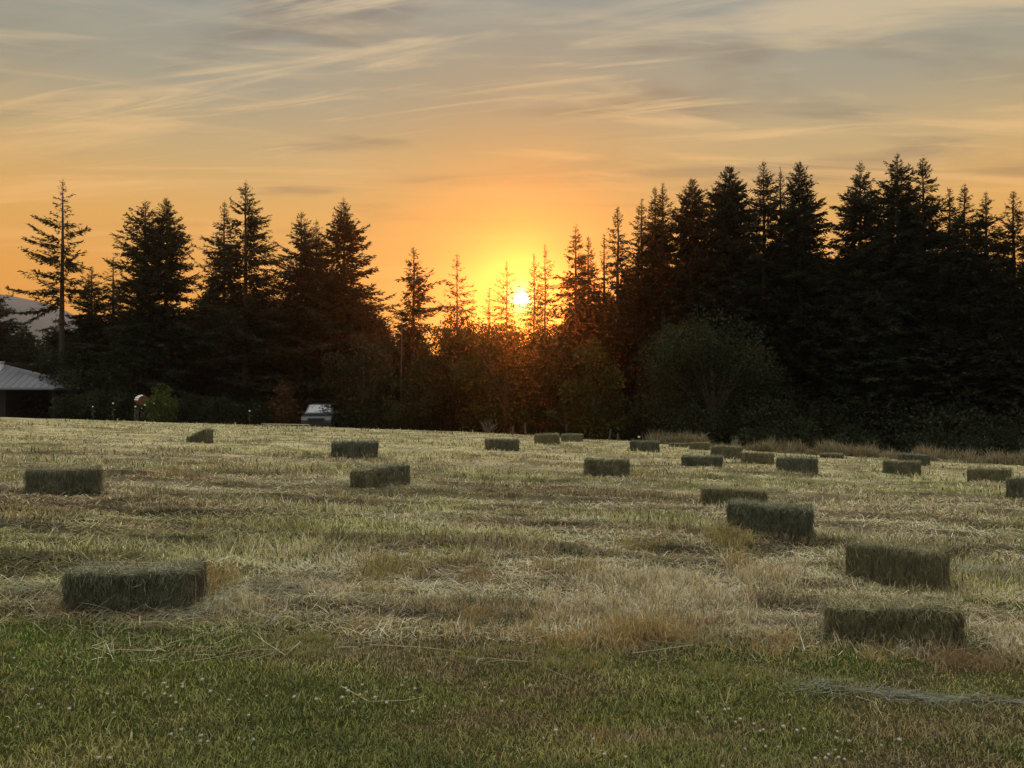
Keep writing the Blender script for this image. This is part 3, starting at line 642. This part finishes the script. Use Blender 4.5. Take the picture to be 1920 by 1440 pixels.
# undergrowth
r = np.random.default_rng(77); bl = []
for px in np.arange(-140, 2120, 22):
    if 555 < px < 665: continue
    for q in range(2):
        Y = np.interp(px, [0, 900, 1150, 1400, 1900], [52, 50, 45, 39.5, 36])+r.uniform(0, 5)+q*2; X = (px-960+r.normal(0, 8))/F*Y; gz = float(ground0(X, Y)); s = r.uniform(1.0, 1.9)
        bl.append((X, Y, gz+s*.6+r.uniform(0, 1.5)*q, s*.95, s*.8, s*1.05))
B = np.array(bl); gmin = B[:, 2].min()
V, q, c = leaf_cloud([(b[0], b[1], b[2]+20, b[3], b[4], b[5]) for b in bl], 60000, .19, r, (.022, .026, .016)); V[:, 2] -= 20
o = mesh_obj('undergrowth', V, [q], M_leaf, None, c)
tag(o, 'dark tangled undergrowth along the foot of the trees', 'undergrowth', kind='stuff')

# pale slender dead trunk, bare twiggy shrub, fence posts
X, zt = xz(752, 598, 49.5); gz = float(ground0(X, 49.5)); H = zt-gz
mb = MB(); mb.tube([(0, 0, -.3), (.02, 0, H*.5), (.06, 0, H)], [.055, .045, .025], 8)
for z, dx in ((.55, .35), (.7, -.3), (.8, .25), (.9, -.2)): mb.tube([(.03, 0, H*z), (dx, .1, H*z+abs(dx)*.6)], [.015, .005], 4)
o = mb.build('dead_tree', M_bark, None, True); o.location = (X, 49.5, gz); tag(o, 'slender bare trunk standing before the lone medium conifer', 'dead tree')
X, Y = at(915, 813); o_r = np.random.default_rng(3); mb = MB()
for k in range(16):
    a = o_r.uniform(0, 6.28); L = o_r.uniform(.4, 1.25); el = o_r.uniform(.25, 1.2); d = np.array([math.cos(a)*math.cos(el), math.sin(a)*math.cos(el)*.6, math.sin(el)])
    mb.tube([(0, 0, 0), tuple(d*L*.5+np.array([0, 0, .05])), tuple(d*L)], [.02, .014, .006], 4)
    for s in (-1, 1): mb.tube([tuple(d*L*.55), tuple(d*L*.8+np.array([s*.15, 0, .12]))], [.009, .004], 3)
o = mb.build('bare_shrub', M_pale_bark); o.location = (X, Y, float(ground(X, Y))); tag(o, 'leafless twiggy shrub at the field edge below the sun', 'shrub')
M_post = solid('post_wood', (.06, .052, .045), (.11, .095, .08), 12, .9, bump=.4, stretch=(4, 4, .5))
for k, (px, pt, pb, lab) in enumerate([(961,801,815,'short grey fence post nearest the bare twiggy shrub'),(985,795,816,'grey fence post left of the small far bale, tallest of the left three'),(1062,797,820,'grey fence post above the tiny bale at the fence line'),(1109,803,823,'grey fence post halfway between the tiny bale and the leaning post'),(1142,806,826,'leaning fence post at the end of the fence line, with a bare patch around'),(1159,816,827,'stub of a fence post right of the leaning post')]):
    X, Y = at(px, pb); gz = float(ground(X, Y)); h = (pb-pt)/F*Y+.05
    mb = MB(); mb.tube([(0, 0, -.15), (.005, 0, h*.5), (.0, .005, h-.03), (0, 0, h)], [.045, .043, .042, .03], 8)
    o = mb.build('fence_post', M_post); o.location = (X, Y, gz); o.rotation_euler = (0, R([2, -2, 1, 3, 9, -4][k]), 0)
    tag(o, lab, 'fence post', 'fence posts along the far field edge')

# ---------------------------------------------------------------- shed at far left
M_roof = solid('roof_metal', (.075, .078, .09), (.105, .108, .12), 1.5, .55, .0, bump=.1, stretch=(6, 1, 1))
M_wall = solid('shed_boards', (.018, .016, .015), (.028, .025, .022), 5, .85, bump=.4, stretch=(8, 8, .4))
M_white = solid('white_paint', (.74, .74, .74), (.8, .8, .8), 3, .6)
Ys = 50.5
xe, ze = xz(103, 727, Ys); xr, zr = xz(8, 683, Ys+2.8); gz = float(ground0(-30, Ys))
sh = empty('shed', (xe, Ys, gz)); ez = ze-gz; rz_ = zr-gz; W2 = 2.8; Ltot = 9.0; rid = xr-xe
mb = MB()
for zoff in (0,):
    o_ = .0
    P = [(0, 0, ez), (0, 2*W2, ez), (-Ltot, 2*W2, ez), (-Ltot, 0, ez), (rid, W2, rz_), (-Ltot+2.5, W2, rz_)]
    P = P + [(p[0], p[1], p[2]-.14) for p in P]
    mb.add(P, [(0, 4, 5, 3), (0, 1, 4), (1, 2, 5, 4), (2, 3, 5), (6, 9, 11, 10), (6, 10, 7), (7, 10, 11, 8), (8, 11, 9), (0, 3, 9, 6), (1, 0, 6, 7), (2, 1, 7, 8), (3, 2, 8, 9)])
for k in range(1, 18):
    q = -Ltot*k/18; u = 1.0 if q < rid else q/rid
    if q < -Ltot+2.5: u = (q+Ltot)/2.5
    u = min(u, 1.0); mb.tube([(q, .0, ez+.012), (q, W2*u, ez+(rz_-ez)*u+.012)], .016, 4, False)
mb.tube([(.02, -.06, ez-.1), (-Ltot, -.06, ez-.1)], .06, 8)
roof = mb.build('roof', M_roof, sh)
mb = MB(); mb.box((rid+.08, W2-.6, rz_-.35), (.34, .34, .9)); mb.box((rid+.08, W2-.6, rz_+.13), (.42, .42, .06)); mb.build('chimney', M_white, roof)
mb = MB(); wl = -3.5
mb.box(((-Ltot+.4+wl)/2, .5, (ez-.14)/2-.1), (Ltot-.4+wl, .12, ez+.05)); mb.box(((-Ltot-.4)/2, 2*W2-.5, (ez-.14)/2-.1), (Ltot-.8, .12, ez+.05)); mb.box((wl-.06, W2, (ez-.14)/2-.1), (.12, 2*W2-1.14, ez+.05)); mb.build('wall', M_wall, sh)
for px_ in (-.35,): mb = MB(); mb.box((px_, .45, (ez-.14)/2-.15), (.13, .13, ez+.15)); mb.build('post', M_wall, sh)
tag(sh, 'low dark shed at the left edge with a grey hipped roof', 'shed')

# rusty drum on a cradle, with white stripes
M_rust = solid('rusty_red', (.11, .035, .02), (.16, .055, .03), 6, .6, bump=.2)
M_dark = solid('dark_timber', (.04, .035, .03), (.06, .05, .045), 6, .85)
Yd = 47.6; X, zc = xz(266, 751, Yd); gz = float(ground0(X, Yd)); zc -= gz
dr = empty('barrel', (X, Yd, gz), R(38)); Rr = .34
mb = MB(); mb.lathe([(.02, -.52), (Rr*.9, -.52), (Rr*.97, -.25), (Rr, 0), (Rr*.97, .25), (Rr*.9, .52), (.02, .52)], 24, (0, 0, zc), 'y'); drum = mb.build('drum', M_rust, dr, False)
for k in range(4):
    mb = MB(); a0 = R(95+k*22); V = []; 
    for yy in np.linspace(-.5, .5, 7):
        rad = Rr*(1-.1*(yy/.52)**2)+.012
        for a in (a0, a0+R(8), a0+R(15)): V.append((rad*math.cos(a), yy, zc+rad*math.sin(a)))
    mb.add(V, [(i*3+j, i*3+j+1, i*3+j+4, i*3+j+3) for i in range(6) for j in range(2)]); mb.build('stripe', M_white, drum)
mb = MB(); 
for yy in (-.35, .35):
    mb.box((0, yy, zc-Rr-.02), (.75, .09, .1))
    for s in (-1, 1): mb.box((s*.3, yy, (zc-Rr-.07)/2), (.09, .09, zc-Rr-.07))
mb.build('cradle', M_dark, dr)
tag(dr, 'reddish brown drum with white striped upper left side among the shrubs', 'barrel')

# white blooms on dark stems
M_petal = solid('petals', (.8, .8, .78), (.85, .85, .83), 5, .6); M_stem = solid('plant_stem', (.05, .08, .03), (.07, .1, .04), 5, .8)
for k, (px, py, s, lab) in enumerate([(174,763,.055,'white bloom lowest and left most of the pair left of the drum'),(212,757,.065,'white bloom higher of the pair left of the drum'),(254,763,.07,'white bloom under the left side of the drum'),(272,760,.07,'white bloom under the middle of the drum'),(289,757,.075,'white bloom against the light green shrub'),(266,766,.045,'smallest white bloom, between two others under the drum'),(468,771,.07,'white bloom alone beside a drooping stalk near the small orange brown tree'),(1198,820,.06,'white bloom just above the lone far bale at the tall grass')]):
    Y = 46.2 if px < 600 else 28.8
    X, z = xz(px, py, Y); gz = float(ground0(X, Y)); h = z-gz
    b = empty('white_flower', (X, Y, gz)); mb = MB(); rr_ = np.random.default_rng(k)
    for q in range(7):
        a = q/7*6.28; d = Vector((math.cos(a), math.sin(a)*.6-.5, .5+.3*(q % 2))).normalized()*s*1.3; n_ = d.cross(Vector((0, 0, 1))).normalized()*s*.5
        mb.add([(0, 0, h), tuple(Vector((0, 0, h))+d*.6+n_), tuple(Vector((0, 0, h))+d), tuple(Vector((0, 0, h))+d*.6-n_)], [(0, 1, 2, 3)])
    mb.lathe([(s*.2, -s*.35), (s*.7, -s*.1), (s*.75, s*.3), (s*.3, s*.6)], 9, (0, 0, h)); mb.build('flower_head', M_petal, b)
    mb = MB(); mb.tube([(.03, 0, -.05), (0, .02, h*.6), (0, 0, h-s*.3)], [.012, .009, .006], 5)
    for q in range(5): zq = h*(.2+.13*q); a = q*2.4; mb.add([(0, 0, zq), (.12*math.cos(a)-.03, .12*math.sin(a), zq+.08), (.26*math.cos(a), .26*math.sin(a), zq+.05), (.12*math.cos(a)+.03, .12*math.sin(a)+.03, zq+.06)], [(0, 1, 2, 3)])
    mb.build('stem', M_stem, b); tag(b, lab, 'flower', 'white blooms among the far shrubs')
# pale leaved plant under the drum
X, Y = at(262, 790); b = empty('garden_plant', (X, 46, float(ground0(X, 46)))); mb = MB(); pr_ = np.random.default_rng(2)
for q in range(34):
    a = pr_.uniform(0, 6.28); L = pr_.uniform(.3, .6); el = pr_.uniform(.5, 1.3); d = np.array([math.cos(a)*math.cos(el), math.sin(a)*math.cos(el), math.sin(el)]); n_ = np.array([-math.sin(a), math.cos(a), 0])*.025
    mb.add([d*.02, d*L*.5+n_, d*L+np.array([0, 0, -.06]), d*L*.5-n_], [(0, 1, 2, 3)])
mb.build('foliage', solid('pale_leaves', (.28, .34, .24), (.42, .46, .36), 4, .5), b); tag(b, 'pale spiky garden plant at the field edge below the rusty drum', 'plant')
# plank lying at the edge
X1, Y1 = at(482, 796); mb = MB(); mb.box((0, 0, .06), (2.9, .16, .05)); mb.box((-1.1, 0, .015), (.1, .2, .04)); mb.box((1.1, 0, .015), (.1, .2, .04))
o = mb.build('plank', solid('weathered_plank', (.30, .28, .22), (.38, .35, .27), 6, .8, stretch=(.5, 8, 8))); o.location = (xz(535, 796, 46.4)[0], 46.4, float(ground0(-13.5, 46.4))+.05); o.rotation_euler = (0, R(.8), R(-3)); tag(o, 'long pale plank lying on low blocks left of the parked car', 'plank')

# ---------------------------------------------------------------- parked car seen from the front
def car():
    Yc = 47.3; X, zt = xz(607, 757, Yc+1.9); gz = float(ground0(X, Yc+2)); H = zt-gz
    b = empty('parked_car', (X, Yc, gz), R(6)); s = H/1.66
    paint = solid('dark_car_paint', (.012, .014, .018), (.016, .018, .022), 2, .3, .2, spec=.6); glass = solid('car_glass', (.02, .025, .03), (.02, .025, .03), 2, .03, .0, spec=1.0)
    rub = solid('tyre_rubber', (.02, .02, .02), (.03, .03, .03), 20, .9); chrome = solid('chrome', (.7, .7, .72), (.75, .75, .77), 3, .2, 1.0); lamp = solid('headlamp_glass', (.2, .21, .23), (.3, .31, .33), 8, .08, .3, spec=.8)
    hw = .93
    # side profile (y from front bumper, z) lofted across the width with tumblehome
    prof_ = [(0, .32), (-.02, .55), (.04, .8), (.12, .93), (.95, 1.06), (1.3, 1.08), (4.35, 1.1), (4.5, .95), (4.52, .4), (4.4, .28), (.15, .26)]
    def loft(pr, xs):
        V = []; n = len(pr)
        for x_, sc in xs:
            for (yy, zz) in pr: V.append((x_*s, (2.25+(yy-2.25)*sc)*s, (.65+(zz-.65)*sc)*s))
        f = [(i*n+k, (i+1)*n+k, (i+1)*n+(k+1) % n, i*n+(k+1) % n) for i in range(len(xs)-1) for k in range(n)]
        f.append(tuple(range(n))); f.append(tuple((len(xs)-1)*n+k for k in range(n-1, -1, -1))); return V, f
    mb = MB(); mb.add(*loft(prof_, [(-hw, .95), (-hw*.94, .99), (-hw*.6, 1), (hw*.6, 1), (hw*.94, .99), (hw, .95)])); body = mb.build('body', paint, b)
    cab = [(1.22, 1.07), (1.98, 1.6), (2.25, 1.66), (3.7, 1.64), (4.1, 1.55), (4.4, 1.09)]
    mb = MB(); V = []
    for x_, top in ((-1, 0), (-.55, 1), (.55, 1), (1, 0)):
        for yy, zz in cab:
            k = (zz-1.07)/.59; V.append(((x_*hw*(.93-.17*k))*s, yy*s, (zz+.03*top*k)*s))
    n = 6; mb.add(V, [(i*n+k, i*n+k+1, (i+1)*n+k+1, (i+1)*n+k) for i in range(3) for k in range(n-1)]+[tuple(range(n-1, -1, -1)), tuple(3*n+k for k in range(n))]); mb.build('cabin', paint, b)
    def quad(name, P, mat): mb = MB(); mb.add([tuple(np.array(p)*s) for p in P], [(0, 1, 2, 3)]); return mb.build(name, mat, b)
    quad('windshield', [(-.74, 1.262, 1.13), (.74, 1.262, 1.13), (.63, 1.9, 1.58), (-.63, 1.9, 1.58)], glass)
    for sd in (-1, 1): quad('side_window', [(sd*.868, 1.6, 1.13), (sd*.868, 3.9, 1.13), (sd*.748, 3.6, 1.56), (sd*.748, 2.1, 1.56)][::sd], glass)
    for sd in (-1, 1):
        mb = MB(); mb.box((sd*.68*s, .05*s, .78*s), (.34*s, .12*s, .15*s)); mb.build('headlight', lamp, b)
        mb = MB(); mb.box((sd*1.03*s, 1.5*s, 1.16*s), (.2*s, .1*s, .15*s)); mb.box((sd*.93*s, 1.52*s, 1.12*s), (.1*s, .05*s, .04*s)); mb.build('mirror', paint, b)
        for yy in (.85, 3.6):
            mb = MB(); mb.lathe([(.2, -.1), (.32, -.11), (.345, -.06), (.345, .06), (.32, .11), (.2, .1)], 22, (0, 0, 0), 'x'); w = mb.build('wheel', rub, b); w.location = (sd*.84*s, yy*s, .335*s); w.scale = (s, s, s)
            mb = MB(); mb.lathe([(.02, .125), (.19, .11), (.21, .09)] if sd > 0 else [(.21, -.09), (.19, -.11), (.02, -.125)], 16, (0, 0, 0), 'x'); mb.build('rim', chrome, w)
    mb = MB()
    for k in range(4): mb.box((0, -.005*s, (.6+.07*k)*s), (.9*s, .06*s, .025*s))
    mb.build('grille', rub, b); mb = MB(); mb.box((0, -.03*s, .42*s), (1.8*s, .14*s, .14*s)); mb.build('bumper', paint, b)
    mb = MB()
    for sd in (-1, 1): mb.tube([(sd*.12*s-.3*s, 1.27*s, 1.11*s), (sd*.12*s+.22*s, 1.45*s, 1.285*s)], .012*s, 5)
    mb.build('wiper', rub, b)
    tag(b, 'dark parked car beyond the field edge with a pale sky reflection in its windshield', 'car')
car()

# ---------------------------------------------------------------- clover and stray stalks on the lawn
M_clov = solid('clover_bloom', (.24, .20, .14), (.46, .44, .36), 160, .9)
def clover_mesh():
    r = np.random.default_rng(4); mb = MB(); mb.lathe([(.003, .0), (.0075, .003), (.0095, .008), (.008, .0135), (.003, .0165)], 9, (0, 0, .05))
    for k in range(26):
        a = k*2.4; z = .052+.013*(k/26); d = np.array([math.cos(a)*.009, math.sin(a)*.009, .004+.004*(k/26)]); n_ = np.array([-math.sin(a), math.cos(a), 0])*.0018
        p = np.array([math.cos(a)*.006, math.sin(a)*.006, z]); mb.add([p-n_, p+n_, p+d], [(0, 1, 2)])
    return mb
c0 = empty('clover_flower', (0, 0, 0)); clover_mesh().build('flower_head', M_clov, c0); mb = MB(); mb.tube([(.006, 0, -.01), (.003, .002, .025), (0, 0, .051)], [.0013, .0012, .001], 5); mb.build('stem', M_stem, c0)
CP = [('white clover in the loose patch at bottom right of the lawn', [(1308,1341),(1330,1345),(1362,1342),(1370,1336),(1378,1357),(1392,1355),(1417,1364),(1424,1375),(1432,1378),(1468,1372),(1490,1377),(1504,1368),(1570,1375),(1562,1388),(1590,1398),(1568,1406),(1552,1416),(1571,1417),(1618,1413),(1652,1411),(1688,1403),(1460,1405),(1435,1410),(1395,1408),(1530,1433),(1542,1436),(1481,1343),(1357,1443),(1580,1430)]),
 ('white clover in the small dense patch at lower centre left of the lawn', [(648,1290),(655,1303),(675,1289),(677,1311),(703,1296),(707,1292),(751,1285),(766,1290),(763,1281),(775,1300),(777,1308),(700,1318),(725,1322),(771,1337),(664,1318),(690,1300),(803,1263)]),
 ('white clover scattered over the left half of the lawn', [(128,1341),(77,1328),(30,1246),(27,1237),(60,1293),(136,1271),(140,1293),(76,1329),(200,1312),(273,1307),(310,1296),(312,1293),(320,1315),(345,1291),(346,1292),(355,1308),(334,1322),(258,1322),(306,1315),(377,1283),(391,1303),(430,1313),(343,1375),(324,1381),(371,1384),(375,1393),(386,1394),(373,1400),(445,1387),(476,1388),(470,1345),(550,1312),(553,1313),(594,1321),(636,1333),(638,1315),(180,1432),(102,1438),(203,1428),(498,1307),(30,1365),(218,1345)]),
 ('white clover scattered over the middle right of the lawn', [(910,1293),(991,1290),(944,1324),(833,1333),(1038,1375),(1134,1422),(1020,1387),(1175,1430),(1110,1395)])]
first = True; rc = random.Random(3)
for lab, pts in CP:
    for px, py in pts:
        X, Y = at(px, py+9); o = c0
        if not first:
            o = c0.copy(); C.objects.link(o)
            for ch in c0.children[:]: q = ch.copy(); C.objects.link(q); q.parent = o
        first = False; o.location = (X, Y, float(ground(X, Y))+rc.uniform(-.012, .006)); o.rotation_euler = (rc.uniform(-.25, .25), rc.uniform(-.25, .25), rc.uniform(0, 6.28)); k = rc.uniform(.45, .92); o.scale = (k, k, k)
        tag(o, lab, 'clover', lab.replace('white clover', 'clover flowers'))
M_straw = solid('straw', (.50, .44, .26), (.60, .54, .34), 30, .6)
def stalk(pts, w, lab, lift=.02):
    P = []
    for px, py, dz in pts:
        X, Y = at(px, py); P.append((X, Y, float(ground(X, Y))+lift+dz))
    b = Vector(P[0]); mb = MB(); w *= .5; mb.tube([tuple(Vector(p)-b) for p in P], [w]+[w*.85]*(len(P)-2)+[w*.55], 5); o = mb.build('straw_stalk', M_straw); o.location = b
    tag(o, lab, 'straw', 'loose straw stalks on the lawn')
stalk([(563,1222,.03),(548,1234,.03),(535,1240,.015),(510,1226,.02),(474,1205,.03)], .0034, 'bent pale straw making a wide V on the lawn left of centre')
stalk([(172,1227,.03),(185,1224,.03),(198,1219,.035)], .004, 'short thick pale straw on the lawn below the large left bale')
stalk([(205,1238,.03),(222,1235,.03),(290,1233,.03),(330,1222,.03)], .003, 'pale straw with a thick tip, low left of the wide V straw')
stalk([(340,1255,.02),(400,1247,.03),(480,1233,.03),(540,1232,.02)], .0022, 'long thin grey straw running towards the wide V straw')
stalk([(640,1300,.02),(692,1329,.02),(760,1329,.02),(800,1320,.02)], .0026, 'kinked greenish straw beside the dense clover patch')
stalk([(1300,1223,.03),(1185,1237,.02)][::-1]+[(1218,1222,.05)], .0028, 'straight straw on the golden grass right of the green hump')
stalk([(893,1266,.05),(897,1260,.055),(915,1252,.04),(990,1258,.03)], .0028, 'curled pale straw at the lawn centre with a hooked end')
stalk([(700,1223,.03),(790,1227,.03),(870,1236,.03)], .0028, 'long pale straw lying flat left of the curled one')
stalk([(1605,1316,.02),(1640,1332,.03),(1655,1358,.02)], .0026, 'arched pale straw below the wisps of cut hay at right')
for pts, lab in (([(1360,1326,0,0),(0,0,-.022,.045),(0,0,-.03,.085)], 'left and shorter blade of the upright V of pale straw'), ([(1361,1326,0,0),(0,0,.014,.06),(0,0,.033,.12)], 'right and taller blade of the upright V of pale straw')):
    X, Y = at(pts[0][0], pts[0][1]); gz = float(ground(X, Y)); mb = MB(); mb.tube([(0, 0, 0)]+[(q[2], .004, q[3]) for q in pts[1:]], [.002, .0026, .001], 5); o = mb.build('straw_stalk', M_straw); o.location = (X, Y, gz+.005); tag(o, lab, 'straw', 'loose straw stalks on the lawn')

# ---------------------------------------------------------------- far hill
hx = np.linspace(-330, -60, 60); hy = np.linspace(262, 332, 14); Xh, Yh = np.meshgrid(hx, hy)
top = 47*np.exp(-((Xh+212)/80)**2)*(1+.14*(fbm(Xh*.04, Yh*.04, 3)-.5))
Zh = -6+top*np.sin(np.clip((Yh-260)/65, 0, 1)*math.pi*.62)
I = np.arange(Xh.size).reshape(Xh.shape)
o = mesh_obj('hill', np.stack([Xh, Yh, Zh], -1).reshape(-1, 3), [np.stack([I[:-1, :-1], I[:-1, 1:], I[1:, 1:], I[1:, :-1]], -1).reshape(-1, 4)], solid('hill_woods', (.08, .08, .075), (.13, .12, .115), .08, .95), None, None, True); tag(o, kind='structure')

# ---------------------------------------------------------------- evening haze
m, nt_, out_ = new_mat('evening_haze'); pv = nt_.nodes.new('ShaderNodeVolumePrincipled')
pv.inputs['Color'].default_value = (.95, .93, .92, 1); pv.inputs['Density'].default_value = .00034; pv.inputs['Anisotropy'].default_value = .925
nt_.links.new(pv.outputs[0], out_.inputs['Volume'])
mb = MB(); mb.box((0, 108, 11), (860, 470, 82)); o = mb.build('haze', m); tag(o, 'thin evening haze over the field and the trees', 'haze', kind='stuff')
# ---------------------------------------------------------------- sky, sun
SUN_EL = math.atan((HY-560)/F); SUN_AZ = math.atan((978-960)/F)
sun_dir = (math.sin(SUN_AZ)*math.cos(SUN_EL), math.cos(SUN_AZ)*math.cos(SUN_EL), math.sin(SUN_EL))
w = bpy.data.worlds.new("World"); bpy.context.scene.world = w; w.use_nodes = True
nt = w.node_tree; N = nt.nodes; L = nt.links; N.clear()
out = N.new('ShaderNodeOutputWorld'); bg = N.new('ShaderNodeBackground'); L.new(bg.outputs[0], out.inputs[0])
def inp(s, v):
    if isinstance(v, (int, float)): s.default_value = v
    elif isinstance(v, tuple): s.default_value = v if len(v) == len(s.default_value) else (*v, 1)
    else: L.new(v, s)
def mth(op, a, b=0.0, c=None):
    n_ = N.new('ShaderNodeMath'); n_.operation = op; inp(n_.inputs[0], a); inp(n_.inputs[1], b)
    if c is not None: inp(n_.inputs[2], c)
    return n_.outputs[0]
def mixc(f, a, b, mode='MIX'):
    n_ = N.new('ShaderNodeMix'); n_.data_type = 'RGBA'; n_.blend_type = mode; n_.clamp_factor = True; inp(n_.inputs[0], f); inp(n_.inputs[6], a); inp(n_.inputs[7], b); return n_.outputs[2]
def rmap(v, a, b, c=0.0, d=1.0):
    n_ = N.new('ShaderNodeMapRange'); n_.interpolation_type = 'SMOOTHSTEP'; inp(n_.inputs[0], v)
    for k, q in enumerate((a, b, c, d)): n_.inputs[k+1].default_value = q
    return n_.outputs[0]
def ramp(v, els):
    n_ = N.new('ShaderNodeValToRGB'); e = n_.color_ramp.elements; inp(n_.inputs[0], v)
    while len(e) < len(els): e.new(.5)
    for k, (p_, c_) in enumerate(els): e[k].position = p_; e[k].color = (*c_, 1)
    return n_.outputs[0]
tc = N.new('ShaderNodeTexCoord'); D = tc.outputs['Generated']
sep = N.new('ShaderNodeSeparateXYZ'); L.new(D, sep.inputs[0]); dx, dy, dz = sep.outputs
dot = N.new('ShaderNodeVectorMath'); dot.operation = 'DOT_PRODUCT'; L.new(D, dot.inputs[0]); dot.inputs[1].default_value = sun_dir
ang = mth('MULTIPLY', mth('ARCCOSINE', mth('MINIMUM', dot.outputs['Value'], .9999999)), 180/math.pi)   # degrees from the sun
el = mth('MULTIPLY', mth('ARCSINE', dz), 180/math.pi)
deg = lambda d: d/90
# sky colours; overhead part, out of frame, raised to light the field
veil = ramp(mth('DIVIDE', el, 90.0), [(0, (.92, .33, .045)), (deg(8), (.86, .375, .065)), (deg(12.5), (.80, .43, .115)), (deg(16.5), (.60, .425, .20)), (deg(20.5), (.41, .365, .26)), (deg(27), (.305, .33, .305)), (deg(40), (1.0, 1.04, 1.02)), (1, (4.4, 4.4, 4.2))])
back = rmap(dy, .35, -.5)
veil = mixc(mth('MULTIPLY', back, rmap(el, 60.0, 20.0)), veil, (.32, .34, .38))
# cloud streaks on a high layer
pz = mth('ADD', mth('MAXIMUM', dz, 0.0), .10)
cmb = N.new('ShaderNodeCombineXYZ'); L.new(mth('DIVIDE', dx, pz), cmb.inputs[0]); L.new(mth('DIVIDE', dy, pz), cmb.inputs[1])
def cloud(scale, rot, sc, detail=7, rough=.55, dist=.6, loc=(0, 0, 0)):
    rt = N.new('ShaderNodeMapping'); rt.inputs['Rotation'].default_value = (0, 0, R(rot)); L.new(cmb.outputs[0], rt.inputs[0])
    mp = N.new('ShaderNodeMapping'); mp.inputs['Scale'].default_value = (*sc, 1); mp.inputs['Location'].default_value = loc; L.new(rt.outputs[0], mp.inputs[0])
    n_ = N.new('ShaderNodeTexNoise'); n_.inputs['Scale'].default_value = scale; n_.inputs['Detail'].default_value = detail; n_.inputs['Roughness'].default_value = rough; n_.inputs['Distortion'].default_value = dist; L.new(mp.outputs[0], n_.inputs['Vector']); return n_.outputs[0]
c1 = cloud(1.5, -5, (.5, 2.2), 9, .58, .7, (3.3, 1.2, 0)); c2 = cloud(1.5, 5, (.55, 1.7), 7, .52, .6, (4, 2, 0)); c3 = cloud(3.2, 12, (.28, 2.2), 9, .62, 1.1, (9, 5, 0)); c5 = cloud(2.0, -24, (.26, 2.2), 10, .6, .8, (1, 8, 0)); c6 = cloud(2.0, 20, (.28, 2.2), 10, .6, .8, (6, 3, 0)); c4 = cloud(.9, 4, (.8, 1.4), 4, .5, .4, (2.5, 7, 0))
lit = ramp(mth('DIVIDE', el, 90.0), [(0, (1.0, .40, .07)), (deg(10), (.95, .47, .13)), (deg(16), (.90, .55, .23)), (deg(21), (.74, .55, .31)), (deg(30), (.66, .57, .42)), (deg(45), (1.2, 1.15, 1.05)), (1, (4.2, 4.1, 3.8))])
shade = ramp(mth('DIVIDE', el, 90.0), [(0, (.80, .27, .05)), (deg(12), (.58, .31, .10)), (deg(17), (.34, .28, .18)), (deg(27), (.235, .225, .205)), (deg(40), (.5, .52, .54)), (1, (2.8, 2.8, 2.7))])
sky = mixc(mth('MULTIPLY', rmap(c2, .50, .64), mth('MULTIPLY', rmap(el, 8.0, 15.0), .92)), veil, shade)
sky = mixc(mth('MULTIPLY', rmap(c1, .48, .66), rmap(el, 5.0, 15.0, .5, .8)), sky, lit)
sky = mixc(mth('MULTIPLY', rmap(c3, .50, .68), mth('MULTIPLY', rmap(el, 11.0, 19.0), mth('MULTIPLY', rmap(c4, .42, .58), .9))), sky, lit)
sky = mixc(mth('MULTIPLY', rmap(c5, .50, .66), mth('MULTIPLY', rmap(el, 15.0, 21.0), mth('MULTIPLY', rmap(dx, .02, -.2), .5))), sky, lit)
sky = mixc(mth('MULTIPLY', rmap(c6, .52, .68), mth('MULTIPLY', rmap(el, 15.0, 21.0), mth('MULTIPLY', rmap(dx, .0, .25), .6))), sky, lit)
# glow of the low sun in the thin cloud
g = mth('POWER', 2.718, mth('MULTIPLY', mth('POWER', mth('DIVIDE', ang, 13.0), 2.0), -1.0)); sky = mixc(mth('MULTIPLY', g, .85), sky, (.45, .215, .006))
g2 = mth('POWER', 2.718, mth('MULTIPLY', mth('POWER', mth('DIVIDE', ang, 2.2), 2.0), -1.0)); sky = mixc(g2, sky, (.14, .17, .0), 'ADD')
g3 = mth('POWER', 2.718, mth('MULTIPLY', mth('POWER', mth('DIVIDE', ang, .8), 2.0), -1.0)); sky = mixc(g3, sky, (2.5, 2.6, 1.2), 'ADD')
sky = mixc(rmap(ang, .6, .4), sky, (14.0, 11.0, 5.5))
sky = mixc(rmap(el, -.5, -3.0), sky, (.06, .05, .035))

st = N.new('ShaderNodeTexSky'); st.sky_type = 'NISHITA'; st.sun_disc = False; st.sun_elevation = SUN_EL; st.sun_rotation = SUN_AZ; st.dust_density = 2.5; st.altitude = 100
ns = mixc(1.0, st.outputs[0], (.05, .05, .05), 'MULTIPLY')
sky = mixc(.12, sky, ns)
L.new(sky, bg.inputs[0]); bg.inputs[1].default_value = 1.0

sl = bpy.data.lights.new('sun', 'SUN'); sl.energy = 2.0; sl.angle = R(.5); sl.color = (1.0, .19, .018)
so = bpy.data.objects.new('sun', sl); C.objects.link(so); so.rotation_euler = Vector(sun_dir).to_track_quat('Z', 'Y').to_euler(); so.location = (0, 0, 30)

# ---------------------------------------------------------------- camera + output
cam = bpy.data.cameras.new('camera'); co = bpy.data.objects.new('camera', cam); C.objects.link(co)
co.location = (0, 0, CAMZ); co.rotation_euler = (R(90)+PITCH, 0, 0); cam.sensor_width = 36; cam.lens = F/1920*36; cam.clip_end = 6000; cam.clip_start = .05
sc = bpy.context.scene; sc.camera = co
sc.view_settings.view_transform = 'Standard'; sc.view_settings.look = 'None'; sc.view_settings.gamma = 1; sc.view_settings.exposure = 0
sc.cycles.max_bounces = 6; sc.cycles.diffuse_bounces = 3; sc.cycles.transmission_bounces = 3; sc.cycles.caustics_reflective = False; sc.cycles.caustics_refractive = False
sc.cycles.use_denoising = True; sc.cycles.volume_bounces = 1
